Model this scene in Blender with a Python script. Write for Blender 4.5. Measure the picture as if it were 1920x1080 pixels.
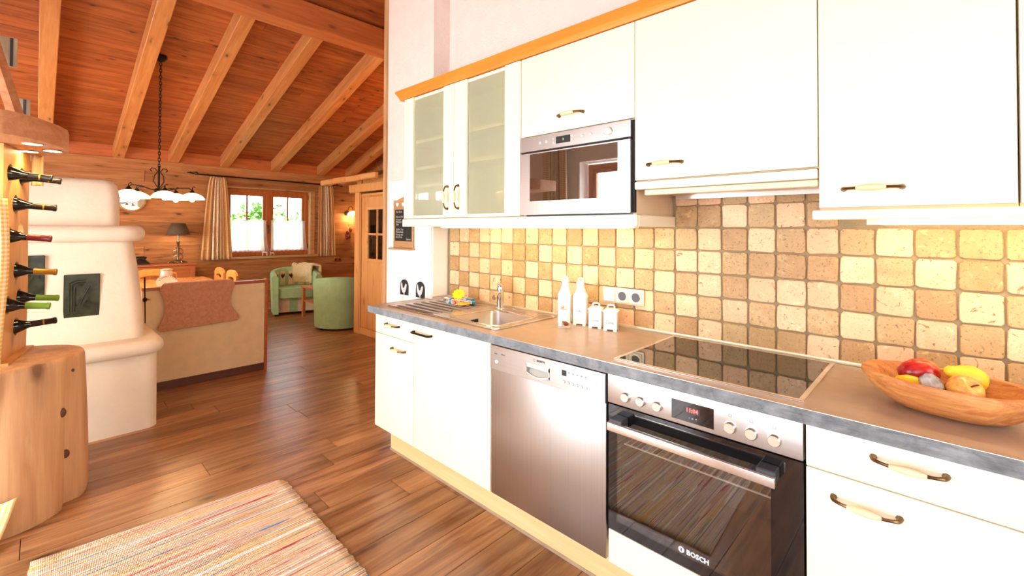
import bpy, bmesh, math, random
from mathutils import Vector, Matrix, Euler, noise as mnoise
random.seed(7)
PI = math.pi
for o in list(bpy.data.objects): bpy.data.objects.remove(o)
SC = bpy.context.scene
COL = SC.collection

# ------------------------------------------------------------------ camera
def setup_camera():
    yaw, pitch, roll = 0.7861, 0.0156, 0.0051
    f = Vector((-math.sin(yaw), math.cos(yaw), 0)); r = Vector((math.cos(yaw), math.sin(yaw), 0)); u = Vector((0, 0, 1))
    f2 = f*math.cos(pitch)+u*math.sin(pitch); u2 = -f*math.sin(pitch)+u*math.cos(pitch)
    r3 = r*math.cos(roll)+u2*math.sin(roll); u3 = -r*math.sin(roll)+u2*math.cos(roll)
    cam = bpy.data.cameras.new('camera'); co = bpy.data.objects.new('camera', cam); COL.objects.link(co)
    M = Matrix((r3, u3, -f2)).transposed().to_4x4(); M.translation = Vector((2.4698, -2.048, 1.3745))
    co.matrix_world = M
    cam.sensor_width = 36; cam.sensor_fit = 'HORIZONTAL'; cam.lens = 849.93/1920*36
    cam.shift_x = (960-919.6)/1920; cam.shift_y = (416.4-540)/1920
    cam.clip_start = 0.02; cam.clip_end = 200
    SC.camera = co
setup_camera()

# ------------------------------------------------------------------ light and exposure
SC.view_settings.view_transform = 'Standard'; SC.view_settings.look = 'None'
SC.view_settings.gamma = 1.0; SC.view_settings.use_curve_mapping = False
SC.view_settings.exposure = 0.35
W = bpy.data.worlds.new('world'); SC.world = W; W.use_nodes = True
W.node_tree.nodes['Background'].inputs[0].default_value = (0.86, 0.93, 1.0, 1)
W.node_tree.nodes['Background'].inputs[1].default_value = 6.0
def area(name, loc, direction, sx, sy, power, color=(1, 0.95, 0.88)):
    l = bpy.data.lights.new(name, 'AREA'); l.shape = 'RECTANGLE'; l.size = sx; l.size_y = sy; l.energy = power; l.color = color
    o = bpy.data.objects.new(name, l); COL.objects.link(o); o.location = loc
    o.rotation_euler = Vector(direction).to_track_quat('-Z', 'Y').to_euler()
    return o
def point(name, loc, power, color=(1, 0.62, 0.3), radius=0.04, parent=None):
    l = bpy.data.lights.new(name, 'POINT'); l.energy = power; l.color = color; l.shadow_soft_size = radius
    o = bpy.data.objects.new(name, l); COL.objects.link(o); o.location = loc
    if parent: o.parent = parent; o.location = Vector(loc)-wloc(parent)
    return o
sun = bpy.data.lights.new('sun', 'SUN'); sun.energy = 9; sun.angle = 0.02
so = bpy.data.objects.new('sun', sun); COL.objects.link(so)
so.rotation_euler = Vector((-0.55, 0.1, -0.83)).to_track_quat('-Z', 'Y').to_euler()
# daylight coming in through the windows and glazed door of the wall opposite the kitchen run, plus added far-room fill
area('daylight_balcony_door', (0.1, -3.78, 1.12), (0, 1, 0), 1.5, 2.1, 78, (0.97, 0.98, 1.0))
area('daylight_terrace_door', (2.55, -3.78, 1.15), (0, 1, 0), 1.9, 2.2, 17, (0.97, 0.98, 1.0))
area('fill_living_room', (-3.9, -3.78, 1.5), (0, 1, 0), 1.7, 1.3, 85, (1, 0.93, 0.84))  # added fill for the far room, set behind an unseen window
area('daylight_gable_window', (4.98, -1.7, 1.7), (-1, 0, 0), 1.8, 1.8, 10, (1, 0.97, 0.92))

# ------------------------------------------------------------------ node / material helpers
class NT:
    def __init__(s, name):
        s.m = bpy.data.materials.new(name); s.m.use_nodes = True
        s.t = s.m.node_tree; s.b = s.t.nodes['Principled BSDF']; s.out = s.t.nodes['Material Output']
    def n(s, typ, ins=None, **kw):
        nd = s.t.nodes.new('ShaderNode'+typ)
        for k, v in kw.items(): setattr(nd, k, v)
        for k, v in (ins or {}).items():
            if hasattr(v, 'is_output'): s.t.links.new(v, nd.inputs[k])
            else: nd.inputs[k].default_value = v
        return nd
    def l(s, a, b): s.t.links.new(a, b)
    def setp(s, **kw):
        for k, v in kw.items():
            k = k.replace('_', ' ')
            if hasattr(v, 'is_output'): s.l(v, s.b.inputs[k])
            else: s.b.inputs[k].default_value = v
    def math(s, op, a, b=0.0):
        nd = s.n('Math', operation=op)
        for i, v in enumerate((a, b)):
            if hasattr(v, 'is_output'): s.l(v, nd.inputs[i])
            else: nd.inputs[i].default_value = v
        return nd.outputs[0]
    def ramp(s, fac, stops, interp='LINEAR'):
        nd = s.n('ValToRGB'); cr = nd.color_ramp; cr.interpolation = interp
        while len(cr.elements) < len(stops): cr.elements.new(0.5)
        for e, (p, c) in zip(cr.elements, stops):
            e.position = p; e.color = c4(c)
        s.l(fac, nd.inputs[0]); return nd.outputs[0]
    def mix(s, fac, a, b, blend='MIX'):
        nd = s.n('Mix', data_type='RGBA', blend_type=blend)
        for i, v in ((0, fac), (6, a), (7, b)):
            if hasattr(v, 'is_output'): s.l(v, nd.inputs[i])
            else: nd.inputs[i].default_value = v if i == 0 else c4(v)
        return nd.outputs[2]
    def coords(s, scale=(1, 1, 1), rnd=True):
        tc = s.n('TexCoord').outputs['Object']
        if rnd:
            oi = s.n('ObjectInfo').outputs['Random']
            cb = s.n('CombineXYZ', {0: s.math('MULTIPLY', oi, 31.0), 1: s.math('MULTIPLY', oi, 57.0), 2: s.math('MULTIPLY', oi, 83.0)})
            tc = s.n('VectorMath', {0: tc, 1: cb.outputs[0]}, operation='ADD').outputs[0]
        return s.n('Mapping', {0: tc, 3: scale}).outputs[0]
    def noise(s, vec, scale, detail=3, rough=0.5, dist=0.0):
        return s.n('TexNoise', {'Vector': vec, 'Scale': scale, 'Detail': detail, 'Roughness': rough, 'Distortion': dist}).outputs[0]
    def bump(s, h, strength=0.2, dist=0.01):
        b = s.n('Bump', {'Strength': strength, 'Distance': dist, 'Height': h}); s.l(b.outputs[0], s.b.inputs['Normal'])
def c4(c): return (c[0], c[1], c[2], 1.0)
def srgb(r, g, b):
    f = lambda v: (v/255/12.92 if v/255 <= 0.04045 else ((v/255+0.055)/1.055)**2.4)
    return (f(r), f(g), f(b))
MATS = {}
def plain(name, col, rough=0.5, metal=0.0, var=0.06, scale=12, bump=0.0, bscale=60, **kw):
    t = NT(name); v = t.coords()
    nz = t.noise(v, scale)
    d = tuple(max(0, c*(1-var*2)) for c in col); e = tuple(min(1, c*(1+var)) for c in col)
    t.setp(Base_Color=t.ramp(nz, [(0.3, d), (0.7, e)]), Roughness=rough, Metallic=metal)
    for k, val in kw.items(): t.b.inputs[k.replace('_', ' ')].default_value = val
    if bump: t.bump(t.noise(v, bscale, 4), bump, 0.01)
    MATS[name] = t.m; return t.m
def wood(name, ca, cb, axis='x', knots=0.5, rough=0.5, kcol=(0.06, 0.02, 0.006), var=0.25, s=1.0, bump=0.15, cracks=0.0, coat=0.0, kf=1.0):
    t = NT(name); a = 'xyz'.index(axis)
    sc = [9*s]*3; sc[a] = 0.7*s
    v = t.coords(tuple(sc)); g = t.noise(v, 2.2, 6, 0.6, 0.6)
    sf = [60*s]*3; sf[a] = 2.0*s
    fine = t.noise(t.coords(tuple(sf)), 2.0, 3, 0.6)
    col = t.ramp(g, [(0.32, ca), (0.68, cb)])
    col = t.mix(t.math('MULTIPLY', fine, 0.45), col, tuple(c*0.62 for c in ca))
    if knots > 0:
        sk = [5.2*s*kf]*3; sk[a] = 2.0*s*kf
        vk = t.coords(tuple(sk))
        wob = t.n('VectorMath', {0: vk, 1: t.n('VectorMath', {0: t.n('TexNoise', {'Vector': vk, 'Scale': 2.0}).outputs[1], 'Scale': 0.35}, operation='SCALE').outputs[0]}, operation='ADD').outputs[0]
        vo = t.n('TexVoronoi', {'Vector': wob, 'Scale': 1.0}, feature='F1').outputs['Distance']
        k = t.ramp(vo, [(0.0, (1, 1, 1)), (0.055, (1, 1, 1)), (0.13, (0.25, 0.25, 0.25)), (0.3, (0, 0, 0))])
        kk = t.n('SeparateColor', {0: k}).outputs[0]
        col = t.mix(t.math('MULTIPLY', kk, knots), col, kcol)
    if cracks > 0:
        sk = [16*s]*3; sk[a] = 1.4*s
        cr = t.noise(t.coords(tuple(sk)), 2.0, 4, 0.6, 0.3)
        ck = t.n('SeparateColor', {0: t.ramp(cr, [(0.28, (1, 1, 1)), (0.40, (0, 0, 0))])}).outputs[0]
        col = t.mix(t.math('MULTIPLY', ck, cracks), col, kcol)
    oi = t.n('ObjectInfo').outputs['Random']
    hv = t.n('HueSaturation', {'Hue': 0.5, 'Saturation': 1.0, 'Value': t.math('ADD', t.math('MULTIPLY', oi, var), 1-var/2), 'Fac': 1.0, 'Color': col})
    t.setp(Base_Color=hv.outputs[0], Roughness=rough)
    if coat: t.setp(Coat_Weight=coat, Coat_Roughness=0.2)
    if bump: t.bump(fine, bump, 0.004)
    MATS[name] = t.m; return t.m
def emit(name, col, strength):
    t = NT(name); t.setp(Base_Color=c4(col), Emission_Color=c4(col), Emission_Strength=strength); MATS[name] = t.m; return t.m
def window_glass(name, tint=(1, 1, 1), ior=1.45):
    t = NT(name); tr = t.n('BsdfTransparent', {0: c4(tint)}); gl = t.n('BsdfGlossy', {0: (1, 1, 1, 1), 1: 0.02})
    r0 = ((ior-1)/(ior+1))**2; fc = t.n('LayerWeight', {0: 0.5}).outputs['Facing']; fr = t.math('ADD', t.math('MULTIPLY', t.math('POWER', fc, 4.0), (1-r0)*0.7), r0); mx = t.n('MixShader', {0: fr, 1: tr.outputs[0], 2: gl.outputs[0]})
    t.l(mx.outputs[0], t.out.inputs[0]); MATS[name] = t.m; return t.m

# woods
wood('ceiling_board', srgb(150, 74, 32), srgb(204, 118, 58), 'y', 0.95, 0.55, s=1.0, var=0.22, cracks=0.5, kf=1.7)
wood('rafter_wood', srgb(200, 126, 66), srgb(228, 164, 100), 'x', 0.85, 0.5, var=0.15, kf=1.5)
wood('purlin_wood', srgb(196, 106, 54), srgb(222, 134, 74), 'y', 0.5, 0.5, var=0.1)
wood('old_plank', srgb(168, 108, 62), srgb(212, 154, 100), 'y', 0.9, 0.7, s=0.9, var=0.35, cracks=0.6, kf=1.5)
wood('floor_plank', srgb(122, 72, 40), srgb(204, 150, 100), 'y', 0.85, 0.28, kcol=(0.03, 0.012, 0.006), var=0.4, s=0.9, cracks=0.55, bump=0.3, kf=1.25)
wood('pine', srgb(226, 160, 88), srgb(240, 186, 116), 'z', 0.45, 0.45, var=0.12)
wood('pine_x', srgb(226, 160, 88), srgb(240, 186, 116), 'x', 0.45, 0.45, var=0.12)
wood('plinth_pine', srgb(234, 192, 132), srgb(244, 212, 160), 'x', 0.2, 0.4, var=0.05)
wood('cornice_wood', srgb(222, 128, 38), srgb(238, 156, 62), 'x', 0.1, 0.4, var=0.05)
wood('window_wood', srgb(176, 96, 44), srgb(204, 122, 60), 'z', 0.1, 0.4, var=0.08)
wood('reveal_wood', srgb(196, 150, 98), srgb(220, 180, 130), 'y', 0.4, 0.6, var=0.1)
wood('stump_wood', srgb(196, 140, 92), srgb(226, 180, 130), 'z', 0.75, 0.55, s=0.7, var=0.0, cracks=0.15)
wood('rack_wood', srgb(214, 146, 78), srgb(236, 178, 108), 'z', 0.6, 0.5, var=0.0)
wood('slab_wood', srgb(190, 122, 76), srgb(220, 160, 112), 'x', 0.1, 0.6, var=0.0)
wood('bench_trim', srgb(160, 80, 38), srgb(192, 104, 54), 'y', 0.15, 0.4, var=0.1)
wood('dark_skirt', srgb(84, 46, 26), srgb(110, 62, 36), 'y', 0.1, 0.5, var=0.1)
wood('table_wood', srgb(222, 150, 84), srgb(238, 176, 112), 'x', 0.1, 0.25, var=0.1, coat=0.4)
wood('chair_wood', srgb(226, 150, 74), srgb(242, 176, 98), 'z', 0.1, 0.35, var=0.1)
wood('sideboard_wood', srgb(188, 108, 60), srgb(210, 130, 78), 'y', 0.05, 0.4, var=0.05)
wood('post_wood', srgb(190, 140, 90), srgb(216, 170, 118), 'z', 0.4, 0.6, var=0.05)
wood('bowl_wood', srgb(178, 96, 44), srgb(236, 170, 100), 'x', 0.6, 0.5, s=2.6, var=0.0, bump=0.4, cracks=0.3, kcol=srgb(120, 62, 28))
wood('chalk_frame', srgb(176, 130, 84), srgb(204, 160, 110), 'x', 0.1, 0.6, var=0.0)
# plain things
plain('plaster', srgb(240, 224, 213), 0.9, bump=0.35, bscale=70, var=0.02)
plain('white_paint', srgb(248, 244, 238), 0.6, bump=0.08, bscale=40, var=0.02)
plain('stove_plaster', srgb(238, 222, 196), 0.9, bump=0.3, bscale=26, var=0.03, scale=5)
plain('bench_plaster', srgb(230, 200, 150), 0.9, bump=0.12, bscale=40, var=0.03)
plain('cream_front', srgb(247, 237, 208), 0.38, var=0.012, scale=4)
plain('cream_edge', srgb(230, 216, 182), 0.45, var=0.02)
plain('carcass_tan', srgb(222, 196, 160), 0.5, var=0.02)
plain('grout', srgb(150, 132, 102), 0.95, bump=0.3, bscale=200)
plain('gap_dark', (0.012, 0.01, 0.009), 0.8)
plain('porcelain', srgb(232, 218, 172), 0.12, var=0.03, scale=90)
plain('white_ceramic', srgb(250, 248, 242), 0.15, var=0.01)
plain('bronze', srgb(120, 92, 58), 0.3, 1.0, var=0.15)
plain('dark_metal', srgb(58, 50, 44), 0.35, 1.0, var=0.1)
plain('iron', (0.02, 0.017, 0.015), 0.5, 0.7, var=0.2)
plain('chrome', (0.8, 0.8, 0.8), 0.08, 1.0, var=0.01)
plain('pewter', (0.42, 0.36, 0.28), 0.25, 1.0, var=0.3, scale=60)
plain('black_glass', (0.006, 0.006, 0.007), 0.03, var=0.0, IOR=1.75)
plain('black_plastic', (0.012, 0.012, 0.013), 0.35)
plain('dark_grey', (0.05, 0.05, 0.055), 0.4)
plain('cavity', (0.02, 0.02, 0.022), 0.5)
plain('silver_button', (0.7, 0.68, 0.62), 0.3, 0.2, var=0.02)
plain('knob_face', srgb(206, 196, 176), 0.35, 0.6, var=0.02)
plain('print_grey', (0.04, 0.04, 0.04), 0.6)
plain('print_light', (0.75, 0.76, 0.78), 0.5)
plain('chalkboard', (0.018, 0.016, 0.014), 0.8, var=0.2)
plain('chalk', (0.5, 0.5, 0.48), 0.9)
plain('slate_plaque', (0.02, 0.022, 0.024), 0.5)
plain('socket_plate', srgb(214, 196, 166), 0.35, 0.3)
plain('socket_insert', srgb(226, 212, 186), 0.4)
plain('bottle_glass', (0.006, 0.008, 0.006), 0.08)
plain('foil_black', (0.015, 0.013, 0.012), 0.35)
plain('foil_red', srgb(110, 22, 26), 0.35)
plain('foil_green', srgb(120, 170, 50), 0.4)
plain('foil_gold', srgb(190, 150, 60), 0.3, 0.5)
plain('glazed_tile', srgb(50, 56, 38), 0.15, var=0.3, scale=20)
plain('mint', srgb(160, 196, 148), 0.85, bump=0.15, bscale=400, var=0.05)
plain('beige_cloth', srgb(226, 208, 176), 0.85, bump=0.1, bscale=300)
plain('eagle_black', (0.02, 0.02, 0.02), 0.8)
plain('brass', srgb(200, 150, 60), 0.25, 1.0)
plain('mirror', (0.85, 0.85, 0.85), 0.03, 1.0, var=0.0)
plain('lampshade_dark', srgb(98, 84, 68), 0.85, var=0.1, scale=80, bump=0.1, bscale=300)
plain('leaf', srgb(120, 176, 76), 0.6, var=0.35, scale=3)
plain('grass', srgb(120, 170, 70), 0.9, var=0.3, scale=3)
plain('petal', srgb(255, 214, 10), 0.5, var=0.06)
plain('flower_eye', srgb(196, 200, 60), 0.6)
plain('pear_yellow', srgb(244, 208, 50), 0.4, var=0.06, scale=20)
plain('lemon', srgb(250, 206, 40), 0.35, var=0.05, bump=0.1, bscale=150)
plain('stem', srgb(90, 56, 26), 0.7)
plain('stone', srgb(176, 168, 158), 0.7, var=0.35, scale=50, bump=0.4, bscale=80)
plain('tin_grey', srgb(196, 176, 150), 0.45, 0.5)
plain('ornament_red', srgb(150, 60, 40), 0.8, var=0.4, scale=60)
plain('twig', srgb(120, 84, 50), 0.8)
plain('edge_alu', (0.8, 0.78, 0.74), 0.25, 1.0)
plain('white_plastic', srgb(244, 238, 224), 0.4)
plain('enamel_white', srgb(190, 172, 142), 0.6, var=0.05)

def stainless(name, axis):
    t = NT(name); sc = [240, 240, 240]; sc['xyz'.index(axis)] = 2.0
    v = t.coords(tuple(sc)); nz = t.noise(v, 1.0, 3)
    t.setp(Base_Color=t.ramp(nz, [(0.3, (0.56, 0.555, 0.545)), (0.7, (0.60, 0.595, 0.585))]), Metallic=1.0, Roughness=t.math('ADD', t.math('MULTIPLY', nz, 0.04), 0.30))
    pass; MATS[name] = t.m
stainless('steel_x', 'x'); stainless('steel_z', 'z')

def slate(name, ca, cb, rough, bumpv):
    t = NT(name); v = t.coords((1, 1, 1), False)
    a = t.noise(v, 18, 8, 0.6, 0.5); b = t.noise(t.coords((9, 9, 40), False), 2, 6, 0.65, 1.5)
    t.setp(Base_Color=t.ramp(a, [(0.3, ca), (0.7, cb)]), Roughness=rough)
    t.bump(t.math('ADD', t.math('MULTIPLY', a, 0.4), b), bumpv, 0.006); MATS[name] = t.m
slate('worktop', srgb(168, 146, 126), srgb(182, 160, 140), 0.32, 0.05)
slate('slate_edge', srgb(104, 109, 113), srgb(156, 160, 163), 0.65, 1.0)

def tile_mat(name, cols, pit, veins):
    t = NT(name); v = t.coords()
    oi = t.n('ObjectInfo').outputs['Random']
    n1 = t.noise(v, 14, 6, 0.65, 0.4)
    base = t.ramp(t.math('ADD', t.math('MULTIPLY', oi, 0.6), t.math('MULTIPLY', n1, 0.55)), [(i/(len(cols)-1), c) for i, c in enumerate(cols)])
    n2 = t.noise(v, 120, 4, 0.7)
    col = t.mix(t.n('SeparateColor', {0: t.ramp(n2, [(0.30, (1, 1, 1)), (0.44, (0, 0, 0))])}).outputs[0], base, tuple(c*pit for c in cols[0]))
    n4 = t.noise(v, 30, 5, 0.7, 0.8)
    col = t.mix(t.math('MULTIPLY', t.n('SeparateColor', {0: t.ramp(n4, [(0.58, (0, 0, 0)), (0.72, (1, 1, 1))])}).outputs[0], 0.6), col, tuple(min(1, c*1.25) for c in cols[-1]))
    n3 = t.noise(v, 22, 5, 0.7, 2.2)
    vv = t.n('SeparateColor', {0: t.ramp(n3, [(0.0, (0, 0, 0)), (0.60, (0, 0, 0)), (0.66, (1, 1, 1))])}).outputs[0]
    col = t.mix(t.math('MULTIPLY', vv, veins), col, srgb(150, 88, 50))
    t.setp(Base_Color=col, Roughness=0.5); t.bump(t.math('ADD', n2, t.math('MULTIPLY', n1, 0.6)), 0.35, 0.003); MATS[name] = t.m
tile_mat('tile_olive', [srgb(148, 117, 74), srgb(190, 156, 106), srgb(174, 132, 82), srgb(213, 179, 128)], 0.5, 0.25)
tile_mat('tile_pink', [srgb(212, 162, 116), srgb(234, 192, 148), srgb(222, 172, 130), srgb(242, 210, 168)], 0.8, 0.95)

def rug_mat():
    t = NT('rag_rug'); tc = t.n('TexCoord').outputs['Object']
    v = t.n('Mapping', {0: tc, 3: (30, 0.2, 1)}).outputs[0]
    wob = t.noise(t.n('Mapping', {0: tc, 3: (3, 6, 1)}).outputs[0], 1.0, 2)
    nz = t.n('TexNoise', {'Vector': v, 'Scale': 1.0, 'Detail': 1.0, 'Roughness': 0.6}).outputs[0]
    cr, wh, ye, bl, re, gr, pk, sa = [srgb(*c) for c in ((232, 210, 172), (246, 236, 220), (230, 172, 74), (96, 130, 172), (176, 32, 36), (146, 138, 130), (214, 156, 134), (210, 172, 118))]
    stops = [(0.0, bl), (0.30, gr), (0.335, wh), (0.365, pk), (0.385, bl), (0.405, cr), (0.43, ye), (0.455, wh), (0.475, re), (0.487, pk), (0.505, cr), (0.525, gr), (0.54, ye), (0.565, wh), (0.585, sa), (0.605, bl), (0.62, cr), (0.64, re), (0.655, wh), (0.685, ye), (0.72, pk), (0.76, re)]
    col = t.ramp(nz, stops, 'CONSTANT')
    fine = t.n('TexNoise', {'Vector': t.n('Mapping', {0: tc, 3: (220, 120, 1)}).outputs[0], 'Scale': 1.0, 'Detail': 2}).outputs[0]
    col = t.mix(t.math('MULTIPLY', fine, 0.12), col, srgb(236, 224, 204))
    t.setp(Base_Color=col, Roughness=0.95)
    wv = t.n('TexWave', {'Vector': tc, 'Scale': 38.0, 'Distortion': 0.6}, bands_direction='X').outputs[1]
    wv2 = t.n('TexWave', {'Vector': tc, 'Scale': 60.0, 'Distortion': 0.6}, bands_direction='Y').outputs[1]
    t.bump(t.math('ADD', wv, t.math('MULTIPLY', wv2, 0.6)), 0.7, 0.004); MATS['rag_rug'] = t.m
rug_mat()

def gingham(name, nu, nv, c1, c2):
    t = NT(name); uv = t.n('SeparateXYZ', {0: t.n('TexCoord').outputs['UV']})
    a = t.math('GREATER_THAN', t.math('FRACT', t.math('MULTIPLY', uv.outputs[0], nu)), 0.5)
    b = t.math('GREATER_THAN', t.math('FRACT', t.math('MULTIPLY', uv.outputs[1], nv)), 0.5)
    f = t.math('MULTIPLY', t.math('ADD', a, b), 0.5)
    t.setp(Base_Color=t.mix(f, c1, c2), Roughness=0.9); MATS[name] = t.m
gingham('gingham_yellow', 14, 52, srgb(252, 240, 206), srgb(240, 190, 90))
def curtain_mat():
    t = NT('striped_curtain'); uv = t.n('SeparateXYZ', {0: t.n('TexCoord').outputs['UV']})
    u, v = uv.outputs[0], uv.outputs[1]
    a = t.math('GREATER_THAN', t.math('FRACT', t.math('MULTIPLY', u, 46)), 0.5)
    b = t.math('GREATER_THAN', t.math('FRACT', t.math('MULTIPLY', v, 90)), 0.5)
    gg = t.mix(t.math('MULTIPLY', t.math('ADD', a, b), 0.5), srgb(240, 216, 170), srgb(206, 150, 84))
    br, wh, ta = srgb(150, 104, 66), srgb(240, 228, 204), srgb(214, 180, 128)
    st = t.ramp(u, [(0.0, ta), (0.30, br), (0.33, wh), (0.38, br), (0.40, ta), (0.46, wh), (0.52, br), (0.545, ta), (0.60, wh), (0.66, br), (0.69, ta)], 'CONSTANT')
    sel = t.n('SeparateColor', {0: t.ramp(u, [(0, (0, 0, 0)), (0.30, (1, 1, 1)), (0.72, (0, 0, 0))], 'CONSTANT')}).outputs[0]
    col = t.mix(sel, gg, st)
    dot = t.n('TexVoronoi', {'Vector': t.n('Mapping', {0: t.n('TexCoord').outputs['UV'], 3: (32, 60, 1)}).outputs[0], 'Scale': 1.0}).outputs['Distance']
    dd = t.n('SeparateColor', {0: t.ramp(dot, [(0.16, (1, 1, 1)), (0.22, (0, 0, 0))])}).outputs[0]
    col = t.mix(t.math('MULTIPLY', t.math('MULTIPLY', dd, sel), 0.7), col, srgb(120, 96, 80))
    t.setp(Base_Color=col, Roughness=0.9); MATS['striped_curtain'] = t.m
curtain_mat()
def sheer_mat():
    t = NT('sheer'); tl = t.n('BsdfTranslucent', {0: (0.95, 0.95, 0.93, 1)}); df = t.n('BsdfDiffuse', {0: (0.95, 0.95, 0.93, 1)}); tr = t.n('BsdfTransparent')
    m1 = t.n('MixShader', {0: 0.35, 1: tl.outputs[0], 2: df.outputs[0]}); m2 = t.n('MixShader', {0: 0.3, 1: m1.outputs[0], 2: tr.outputs[0]})
    t.l(m2.outputs[0], t.out.inputs[0]); MATS['sheer'] = t.m
sheer_mat()
def fur(name, ca, cb):
    t = NT(name); v = t.coords(); a = t.noise(v, 30, 6, 0.7, 1.0); b = t.noise(v, 160, 3, 0.7)
    t.setp(Base_Color=t.ramp(a, [(0.3, ca), (0.7, cb)]), Roughness=1.0, Sheen_Weight=0.3)
    t.bump(t.math('ADD', a, b), 0.8, 0.01); MATS[name] = t.m
fur('sheepskin_tan', srgb(204, 134, 92), srgb(228, 166, 122)); fur('sheepskin_cream', srgb(236, 214, 160), srgb(250, 236, 196))
def frosted():
    t = NT('frosted_glass'); v = t.coords()
    t.setp(Base_Color=c4(srgb(236, 240, 212)), Roughness=0.25, Transmission_Weight=0.72, IOR=1.2, Coat_Weight=0.6, Coat_Roughness=0.03)
    MATS['frosted_glass'] = t.m
frosted()
window_glass('pane_glass'); window_glass('jar_glass', (0.96, 0.97, 0.96), 1.4); window_glass('oven_glass', (0.85, 0.83, 0.8), 2.1); window_glass('door_glass', (0.4, 0.38, 0.36), 1.5)
def apple_mat(name, ca, cb, cc):
    t = NT(name); v = t.coords((1, 1, 1)); n1 = t.noise(v, 9, 4, 0.6, 0.5); n2 = t.noise(t.coords((30, 30, 4)), 3, 3)
    t.setp(Base_Color=t.ramp(t.math('ADD', t.math('MULTIPLY', n1, 0.75), t.math('MULTIPLY', n2, 0.25)), [(0.38, ca), (0.5, cb), (0.62, cc)]), Roughness=0.25); MATS[name] = t.m
apple_mat('mango_skin', srgb(150, 20, 34), srgb(196, 44, 40), srgb(230, 120, 60)); apple_mat('apple_skin', srgb(226, 110, 70), srgb(236, 170, 80), srgb(226, 190, 90))
def towel_mat():
    t = NT('towel_stripes'); v = t.n('Mapping', {0: t.n('TexCoord').outputs['Object'], 3: (30, 34, 60), 1: (0.3, 0.1, 0)}).outputs[0]
    n1 = t.noise(v, 0.6, 1)
    t.setp(Base_Color=t.ramp(n1, [(0.0, srgb(40, 130, 190)), (0.40, srgb(120, 200, 230)), (0.46, srgb(250, 250, 250)), (0.5, srgb(240, 120, 50)), (0.54, srgb(250, 230, 220)), (0.58, srgb(210, 40, 110)), (0.63, srgb(255, 200, 60))], 'CONSTANT'), Roughness=0.9); MATS['towel_stripes'] = t.m
towel_mat()
emit('tube_light', (1.0, 0.78, 0.44), 17); emit('spot_glow', (1.0, 0.72, 0.36), 40); emit('bulb_glow', (1.0, 0.78, 0.45), 30)
emit('led_red', (1.0, 0.05, 0.04), 4); emit('led_green', (0.3, 0.9, 0.2), 0.8)
def shade_mat():
    t = NT('opal_shade'); tl = t.n('BsdfTranslucent', {0: (1, 0.86, 0.6, 1)}); df = t.n('BsdfPrincipled', {0: (1, 0.9, 0.72, 1), 2: 0.2})
    e = t.n('Emission', {0: (1, 0.72, 0.36, 1), 1: 1.6})
    m = t.n('MixShader', {0: 0.5, 1: tl.outputs[0], 2: df.outputs[0]}); a = t.n('AddShader', {0: m.outputs[0], 1: e.outputs[0]})
    t.l(a.outputs[0], t.out.inputs[0]); MATS['opal_shade'] = t.m
shade_mat()
M = MATS

# ------------------------------------------------------------------ mesh helpers
def wloc(o):
    v = Vector((0, 0, 0))
    while o: v = v+o.location; o = o.parent
    return v
def box(bm, x0, x1, y0, y1, z0, z1):
    v = [bm.verts.new(p) for p in ((x0, y0, z0), (x1, y0, z0), (x1, y1, z0), (x0, y1, z0), (x0, y0, z1), (x1, y0, z1), (x1, y1, z1), (x0, y1, z1))]
    for q in ((0, 3, 2, 1), (4, 5, 6, 7), (0, 1, 5, 4), (1, 2, 6, 5), (2, 3, 7, 6), (3, 0, 4, 7)): bm.faces.new([v[i] for i in q])
    return bm
def nb(): return bmesh.new()
def boxes(*bs):
    bm = nb()
    for b in bs: box(bm, *b)
    return bm
def loft(rings, cap=True, bm=None):
    bm = bm or nb(); vs = [[bm.verts.new(p) for p in r] for r in rings]; n = len(vs[0])
    for a, b in zip(vs, vs[1:]):
        for i in range(n): bm.faces.new((a[i], a[(i+1) % n], b[(i+1) % n], b[i]))
    if cap:
        bm.faces.new(list(reversed(vs[0]))); bm.faces.new(vs[-1])
    return bm
def rrect(x0, x1, y0, y1, r, z, n=5):
    out = []
    for cx, cy, a0 in ((x1-r, y0+r, -PI/2), (x1-r, y1-r, 0), (x0+r, y1-r, PI/2), (x0+r, y0+r, PI)):
        for i in range(n+1):
            a = a0+PI/2*i/n; out.append((cx+r*math.cos(a), cy+r*math.sin(a), z))
    return out
def lathe(prof, cx=0, cy=0, seg=24, bm=None, cap=True, sx=1, sy=1):
    rings = [[(cx+sx*max(r, 1e-4)*math.cos(2*PI*i/seg), cy+sy*max(r, 1e-4)*math.sin(2*PI*i/seg), z) for i in range(seg)] for r, z in prof]
    return loft(rings, cap, bm)
def tube(pts, r, seg=8, bm=None, close=False):
    bm = bm or nb(); P = [Vector(p) for p in pts]; n = len(P); rr = r if isinstance(r, (list, tuple)) else [r]*n
    rings = []; up = None
    for i, p in enumerate(P):
        if close: d = P[(i+1) % n]-P[i-1]
        else: d = P[min(i+1, n-1)]-P[max(i-1, 0)]
        d.normalize()
        if up is None: up = Vector((0, 0, 1)) if abs(d.z) < 0.9 else Vector((1, 0, 0))
        a = up-d*up.dot(d)
        if a.length < 1e-5: a = d.orthogonal()
        a.normalize(); b = d.cross(a); up = a
        rings.append([p+(a*math.cos(2*PI*k/seg)+b*math.sin(2*PI*k/seg))*rr[i] for k in range(seg)])
    if close:
        vs = [[bm.verts.new(q) for q in rg] for rg in rings]
        for i in range(n):
            A, B = vs[i], vs[(i+1) % n]
            for k in range(seg): bm.faces.new((A[k], A[(k+1) % seg], B[(k+1) % seg], B[k]))
        return bm
    return loft(rings, True, bm)
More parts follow.
